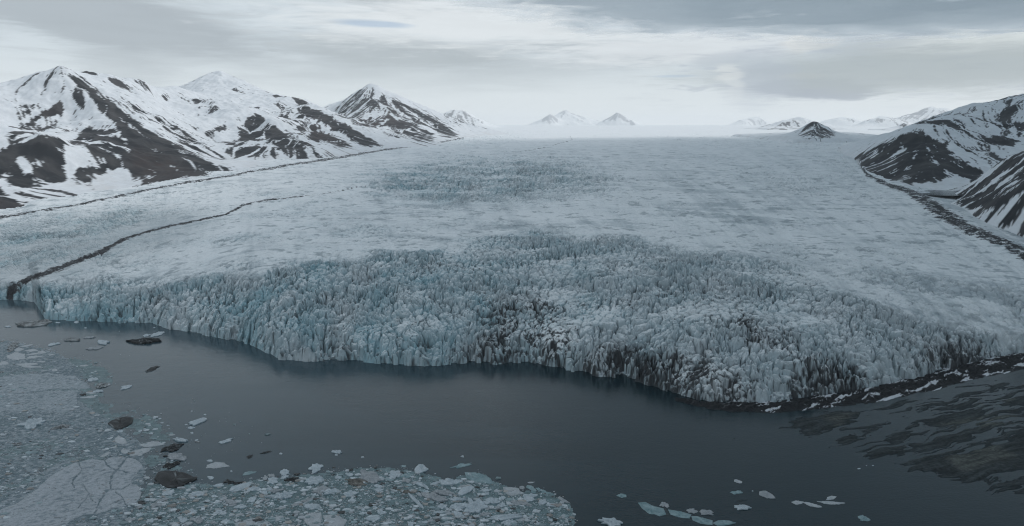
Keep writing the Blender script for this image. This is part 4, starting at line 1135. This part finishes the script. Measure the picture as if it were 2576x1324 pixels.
for a_ in [(64, 1426, 72, 34, 0, 'largest smooth plate in the group above the frayed ice sheet'), (75, 1400, 42, 16, 0.1, 'pale plate on top of the largest smooth plate'), (167, 1410, 34, 12, 0.05, 'four-sided plate, right end of the upper left group'),
           (127, 1403, 46, 10, .1, 'pale strip right of the upper left plates'), (130, 1418, 46, 7, .12, 'narrow strip below the four-sided plate'), (135, 1430, 62, 8, .12, 'long strip right of the largest smooth plate'),
           (17, 1454, 38, 17, 0, 'pale plate at the very edge under the largest smooth plate'), (110, 1459, 92, 11, .08, 'longest strip of ice above the frayed sheet'), (125, 1469, 76, 8, 0, 'lowest strip of ice above the frayed sheet'),
           (335, 1464, 42, 7, .12, 'lone pale strip pointing to open water'), (168, 1448, 28, 6, 0, 'short strip right of the longest one'), (205, 1419, 30, 5, 0, 'short thin strip right of the four-sided plate'),
           (108, 1384, 50, 7, .2, 'pale strip beside the dark lumpy berg piece'), (220, 1481, 24, 13, .1, 'rounded white plate above the frayed sheet')]:
    put('p', *a_)
put('w', 792, 1689, 62, 22, 0.28, 'bright rubble floe on open water, upper middle left')
put('w', 764, 1713, 28, 8, 0.1, 'small flat floe under the bright rubble floe')
put('w', 903, 1767, 52, 13, 0.25, 'white pointed floe alone on open water')
put('p', 871, 1863, 92, 26, 0.05, 'mottled flat floe with a ragged outline right of the dark shard')
put('g', 706, 1830, 72, 28, 0.05, 'pale crumbling raft between the two dark slivers')
put('w', 723, 1763, 60, 13, -0.1, 'white broken pieces above the black-rimmed slab')
put('t', 996, 1894, 56, 12, 0.18, 'blue-green sunk floe above the brash')
SMALL = """w 33 1308 26 5 0;w 231 1292 20 4 0;w 306 1290 22 8 .1;w 342 1313 11 4 0;w 618 1312 9 4 0;w 843 1913 25 13 0;w 874 1944 48 11 .1;w 1012 1958 50 18 .1;w 1138 1891 36 23 .1;w 1137 1910 27 14 .2;w 1091 1925 42 26 .15
g 1061 1913 20 18 .2;g 1086 1904 28 13 0;w 790 1978 60 19 0;w 769 1992 22 9 0;w 1128 1987 88 22 .1;g 1100 1966 50 15 .1;g 1285 1960 52 28 .1;w 1247 2029 58 22 0;g 1230 2002 44 16 .1;w 963 2029 50 15 0;g 924 2010 48 18 -.1;w 1008 2001 34 22 .3
g 1061 2002 38 9 0;w 882 2052 42 19 0;w 769 2046 36 13 0;w 811 2031 30 9 0;w 732 2082 34 20 0;w 674 1974 52 20 .2;g 653 2001 52 14 .25;g 625 2022 44 16 .1;p 1107 2076 62 22 .2;p 987 2094 82 26 .2;p 1057 2097 62 16 .1;g 790 2083 50 20 -.1
w 1054 1973 30 13 -.2;w 1174 1971 24 9 0;w 1254 1979 22 12 .1;w 1071 1962 34 16 .1;w 1152 2052 24 9 0;w 1210 2018 20 10 0;g 1184 2020 34 11 0;w 1124 2032 22 11 .1;g 998 2050 26 11 0;w 1135 2008 26 8 .1;w 1123 1816 13 7 0
w 1348 1810 35 13 -.15;w 1345 1821 12 6 0;w 1450 1830 14 5 .1;d 1401 1881 24 10 .2;d 1330 1900 24 7 .1;d 1510 1884 11 6 0;d 1607 1891 20 8 -.1;w 1398 1900 34 12 0;w 1354 1909 28 16 .2;w 1513 1947 36 12 0;w 1514 1962 34 14 0;g 1626 1924 34 15 0
w 1690 1945 46 15 -.4;w 1737 1936 32 11 .3;w 1831 1928 36 17 .1;g 1282 1963 50 24 .3;w 1325 1969 62 20 .1;w 1399 1978 54 20 .1;w 1410 2003 32 12 0;w 1767 2029 36 16 0;w 1526 2051 36 19 -.2;w 1643 2097 26 17 0;g 1648 2065 28 17 0;w 1759 2052 58 11 0
w 1450 2055 24 11 .1;w 1453 2039 16 12 0;w 1500 2032 19 14 0;w 1658 2039 17 12 0;w 1261 2028 36 20 0;w 1941 1964 37 12 .1;w 1942 1977 30 10 .1;g 2088 1952 22 13 0;p 2124 1931 26 5 0;w 2245 2015 15 9 0;w 1830 2030 54 28 -.15;w 1832 2000 64 14 -.05
w 1833 2058 38 20 -.2;g 1942 2059 44 13 .25;w 2009 1994 27 13 0;g 2060 2011 36 15 -.2;g 2099 2016 46 15 -.2;w 2005 2023 36 16 .2;g 1959 2032 32 13 0;w 2202 2081 17 9 0;w 2154 2098 28 12 0;w 2298 2059 13 7 0;w 1850 1827 13 7 0;w 2133 2087 15 8 0
w 3010 1965 6 4 0;w 3436 1876 12 5 0;w 3466 1863 6 3 0;w 3492 1863 8 3 0;w 482 1727 22 9 .1;w 560 1725 18 8 .2;w 598 1703 14 5 0;w 622 1673 20 5 .3;w 621 1718 22 8 .1;w 604 1735 16 7 .2;w 648 1693 14 4 0;w 640 1676 14 4 0;w 672 1703 12 4 0;w 820 1660 11 5 0
w 767 1646 8 4 0;w 768 1733 12 7 0;t 998 1737 8 4 0;w 925 1886 9 6 0;w 840 1845 22 9 0;w 786 1762 14 6 .3;w 745 1700 12 5 0;m 790 1769 20 6 0;w 610 1340 7 3 0;w 1700 1968 30 14 0;w 1690 1860 8 4 0;w 1905 1899 14 6 -.3;w 1640 1906 10 6 0;g 1290 1995 24 9 .1;w 1570 1971 16 6 0
w 1590 2017 14 8 0;w 1555 2000 18 7 0;w 1325 2053 28 12 0;w 1283 2040 20 8 0;g 1380 2050 22 10 0;w 1430 2030 16 8 0;w 1560 2090 22 9 0;g 1600 2060 18 9 0;w 1700 2090 24 10 0;w 1790 2090 20 9 0;w 1880 2088 26 11 0;w 2080 2060 14 7 0;w 2140 2040 12 7 0;w 2060 2090 14 7 0
w 560 2060 30 14 .1;w 600 2085 34 14 .2;g 520 2080 36 16 .1;w 650 2055 26 12 0;g 690 2040 30 13 .1;w 715 2010 24 10 .1;w 745 1975 20 9 0;w 590 2000 26 12 .1;g 560 2030 30 12 .2;w 830 2005 22 9 0;w 855 1985 18 8 .2;g 890 1985 24 10 0;w 905 2085 30 14 0;g 850 2090 26 12 0"""
for row in SMALL.replace('\n', ';').split(';'):
    k_, *v = row.split(); put(k_, *map(float, v))

# words for the floes that have no label of their own: tone, size, form and the nearest floe that has one
ADJ = {'w': 'white', 'g': 'grey', 'p': 'flat pale', 't': 'teal', 'd': 'black', 'm': 'dirty', 'b': 'brown'}
anchors = []
for f in FLOES:
    if f[6]:
        c = np.array(f[7]).mean(0) if f[7] else (f[1], f[2]); anchors.append((c[0], c[1], f[6]))
SHORT = [('largest black', None)]
used = set(a[2] for a in anchors)


def short(lbl):
    s = lbl.split(',')[0]
    for cut in (' with ', ' beside ', ' at ', ' on ', ' in ', ' below ', ' above ', ' under ', ' off ', ' right of ', ' left of ', ' just ', ' between ', ' along ', ' near ', ' close ', ' alone ', ' of ', ' among ', ' behind ', ' reaching ', ' pointing ', ' touching ', ' cut '):
        if cut in s: s = s.split(cut)[0]
    return 'the ' + s


def describe(f):
    k_, x, y, w, h = f[:5]
    size = 'tiny' if w < 14 else 'small' if w < 26 else 'mid-sized' if w < 45 else 'large'
    form = 'long ' if w > 3.6 * h else 'rounded ' if w < 1.8 * h else ''
    order = sorted(anchors, key=lambda a: (a[0] - x) ** 2 + (2 * (a[1] - y)) ** 2)
    for lead in ('', 'second ', 'third '):
        for a in order[:5]:
            dx_, dy_ = x - a[0], (y - a[1]) * 2
            rel = ('right of' if dx_ > 0 else 'left of') if abs(dx_) > abs(dy_) else ('below' if dy_ > 0 else 'above')
            t_ = f"{lead}{size} {form}{ADJ[k_]} floe {rel} {short(a[2])}"
            if t_ not in used and len(t_.split()) <= 16:
                used.add(t_); return t_
    return t_


for i, f in enumerate(FLOES):
    o = floe(*f[:6], outline=f[7], seed=i)
    link(o, 'thing', f[6] or describe(f), 'ice floe', 'ice floes drifting on the fjord')


# ------------------------------------------------------------------ brash: more small pieces than anyone could count
def build_brash():
    den = Canvas()
    den.poly([(345, 1275), (380, 1215), (440, 1225), (500, 1218), (560, 1225), (640, 1212), (720, 1205), (830, 1190), (900, 1183), (980, 1180), (1050, 1190), (1090, 1200), (1130, 1212), (1200, 1190), (1240, 1215), (1300, 1240), (1370, 1240), (1430, 1268),
              (1445, 1300), (1430, 1420), (240, 1420)], 1.0, 9)
    den.poly([(225, 985), (290, 1030), (400, 1040), (420, 1080), (440, 1120), (380, 1130), (360, 1100), (300, 1080), (210, 1020)], 0.45, 16)
    den.poly([(150, 880), (190, 900), (270, 930), (290, 960), (240, 970), (190, 940)], 0.65, 10)
    den.poly([(370, 1120), (430, 1140), (480, 1180), (500, 1215), (380, 1220), (350, 1160)], 0.35, 14)
    den.poly([(-200, 830), (0, 860), (150, 890), (240, 970), (330, 1090), (380, 1200), (300, 1420), (-200, 1420)], 0.45, 14)
    den.poly([(60, 800), (300, 830), (420, 880), (200, 900), (60, 850)], 0.03, 16)
    den.poly([(440, 1010), (620, 1040), (700, 1130), (500, 1160), (440, 1080)], 0.02, 20)
    n = 170000
    px = rng.uniform(-150, 1480, n); py = rng.uniform(800, 1370, n)
    X, Y = on_plane(px, py)
    cl = fbm(X / 14, Y / 14, 701, 4)
    pr = np.clip(den.at(px, py) * (0.75 + 0.9 * cl), 0, 1)
    k = rng.uniform(0, 1, n) < pr * 0.62 * (py / 1250) ** 2
    k &= ~(Canvas.inside(ZB([(420, 900), (830, 605), (1050, 560), (1250, 545), (1530, 550), (1630, 650), (1480, 800), (1610, 930), (1540, 1070), (1100, 1190), (760, 1300), (200, 1324), (0, 1300)]), px, py) & (rng.uniform(0, 1, n) < 0.93))
    X, Y = X[k], Y[k]; n = len(X)
    r = np.minimum(0.13 * rng.pareto(1.7, n) + 0.15, 1.3)
    ns = 8
    th = np.linspace(0, 2 * math.pi, ns, endpoint=False)[None] + rng.uniform(0, 6.28, (n, 1))
    rad = r[:, None] * rng.uniform(0.55, 1.25, (n, ns))
    asp = rng.uniform(0.8, 1.9, (n, 1))
    rx, ry = np.cos(th) * rad * asp, np.sin(th) * rad
    hz = (r * rng.uniform(0.15, 0.5, n) + 0.05)
    top = np.stack([X[:, None] + rx, Y[:, None] + ry, np.broadcast_to(hz[:, None], rx.shape) * rng.uniform(.6, 1.3, rx.shape)], -1)
    bot = np.stack([X[:, None] + rx * 1.1, Y[:, None] + ry * 1.1, np.full(rx.shape, -0.12)], -1)
    co = np.concatenate([top, bot], 1).reshape(-1, 3)
    b0 = (np.arange(n) * 2 * ns)[:, None]
    i = np.arange(ns); j = (i + 1) % ns
    side = np.stack([i, i + ns, j + ns, j], -1)[None] + b0[..., None]
    topf = i[None] + b0
    lv = np.concatenate([topf.ravel(), side.reshape(-1)])
    tot = np.concatenate([np.full(n, ns), np.full(n * ns, 4)])
    tone = rng.uniform(0, 1, n)
    c = np.where(tone[:, None] < 0.55, C3(0.54, 0.575, 0.60), np.where(tone[:, None] < 0.82, C3(0.28, 0.36, 0.38), np.where(tone[:, None] < 0.94, C3(0.38, 0.36, 0.34), C3(0.08, 0.08, 0.08)))) * rng.uniform(0.7, 1.25, (n, 1))
    rgb = np.repeat(c, 2 * ns, 0)
    link(mesh_from('brash_ice', co, None, M_FLOE, rgb, False, (lv, tot)), 'stuff', 'countless small chips of ice crowding the water between the floes')
    # slush between them
    px, py = np.meshgrid(np.arange(-150, 1480, 2.0), np.arange(850, 1400, 2.0))
    X, Y = on_plane(px, py)
    d = den.at(px, py) + 0.35 * fbm(X / 12, Y / 12, 711, 4)
    t = fbm(X / 6, Y / 4, 713, 5, 0.6)
    rgb = lerp3(np.broadcast_to(C3(0.07, 0.125, 0.135), X.shape + (3,)), C3(0.17, 0.25, 0.265), sstep(t, -0.3, 0.5))
    link(grid_obj('slush', X, Y, 0.022 + 0.012 * t, M_SLUSH, rgb, (d + 0.3 * t) > 0.40), 'stuff', 'teal slush between the small ice pieces')


build_brash()

# ------------------------------------------------------------------ the dark cloud deck overhead
def build_cloud():
    edge = np.array([(-20, 2350), (260, 2750), (700, 3100), (1400, 3200), (2250, 3050), (3200, 2650), (3800, 1200), (3800, -3000), (-1900, -3000), (-1500, -1500), (-750, -200), (-150, 600), (100, 1200), (60, 1700)], float)
    gx, gy = np.meshgrid(np.linspace(-2400, 4300, 240), np.linspace(-3500, 3700, 270))
    m = Canvas.inside([tuple(p) for p in edge], gx, gy)
    dist = np.full(gx.shape, 1e9)
    for i in range(len(edge)):
        p, q = edge[i], edge[(i + 1) % len(edge)]; d = q - p
        t = np.clip(((gx - p[0]) * d[0] + (gy - p[1]) * d[1]) / (d * d).sum(), 0, 1)
        dist = np.minimum(dist, np.hypot(gx - p[0] - t * d[0], gy - p[1] - t * d[1]))
    sd = np.where(m, dist, -dist) + fbm(gx / 520, gy / 520, 801, 4) * 190
    dens = sstep(sd, -400, 400)
    thick = 20 + 130 * sstep(sd, -180, 400)
    lo = 582 + fbm(gx / 400, gy / 400, 803, 5) * 30
    m_ = bpy.data.materials.new('cloud'); m_.use_nodes = True
    t = NT(m_.node_tree); t.n.clear()
    at = t.node('ShaderNodeAttribute', attribute_name='albedo').outputs['Color']
    sp_ = t.node('ShaderNodeSeparateColor', {0: at}); r_ = sp_.outputs[0]; core = sp_.outputs[1]
    pos = t.node('ShaderNodeTexCoord').outputs['Object']
    nz = t.noise(pos, 0.006, 7, 0.6, 0.4)
    al = t.remap(t.m('ADD', r_, t.m('MULTIPLY', t.m('SUBTRACT', nz, 0.5), 1.9)), 0.10, 0.85)
    al = t.m('MULTIPLY', al, t.remap(r_, 0.0, 0.25))
    cc = t.mix(t.remap(t.noise(pos, 0.0028, 6, 0.55, 0.3), 0.35, 0.65), (0.555, 0.605, 0.64), (0.62, 0.665, 0.695))
    cc = t.mix(core, (0.76, 0.79, 0.81), cc)
    tl = t.node('ShaderNodeBsdfTranslucent', {'Color': cc})
    tr = t.node('ShaderNodeBsdfTransparent')
    mx = t.node('ShaderNodeMixShader', {0: al, 1: tr.outputs[0], 2: tl.outputs[0]})
    t.l.new(mx.outputs[0], t.node('ShaderNodeOutputMaterial').inputs[0])
    keep = sd > -415
    nr, nc = gx.shape
    co = np.concatenate([np.stack([gx, gy, lo], -1).reshape(-1, 3), np.stack([gx, gy, lo + thick], -1).reshape(-1, 3)])
    idx = np.arange(nr * nc).reshape(nr, nc)
    q = np.stack([idx[:-1, :-1], idx[:-1, 1:], idx[1:, 1:], idx[1:, :-1]], -1).reshape(-1, 4)
    kf = keep.reshape(-1)[q].all(1)
    q = q[kf]
    q = np.concatenate([q[:, ::-1], q + nr * nc])
    d4 = np.tile(np.stack([dens, sstep(sd, -150, 650), dens], -1).reshape(-1, 3), (2, 1))
    link(mesh_from('cloud', co, q, m_, d4), 'stuff', 'dark grey cloud deck hanging over the right and the foreground')


build_cloud()

# ------------------------------------------------------------------ haze
def build_haze():
    x0, x1, y0, y1, z0, z1 = -24000, 24000, -4500, 31500, -4.0, 535.0
    v = np.array([(x, y, z) for z in (z0, z1) for y in (y0, y1) for x in (x0, x1)], F4)
    f = np.array([(0, 2, 3, 1), (4, 5, 7, 6), (0, 1, 5, 4), (2, 6, 7, 3), (0, 4, 6, 2), (1, 3, 7, 5)])
    m = bpy.data.materials.new('haze'); m.use_nodes = True
    t = NT(m.node_tree); t.n.clear()
    p = t.node('ShaderNodeVolumePrincipled', {'Color': (0.97, 0.985, 1.0), 'Density': 0.000042, 'Anisotropy': 0.35})
    t.l.new(p.outputs[0], t.node('ShaderNodeOutputMaterial').inputs['Volume'])
    link(mesh_from('haze', v, f, m, None, False), 'stuff', 'pale haze over the ice plateau')


build_haze()
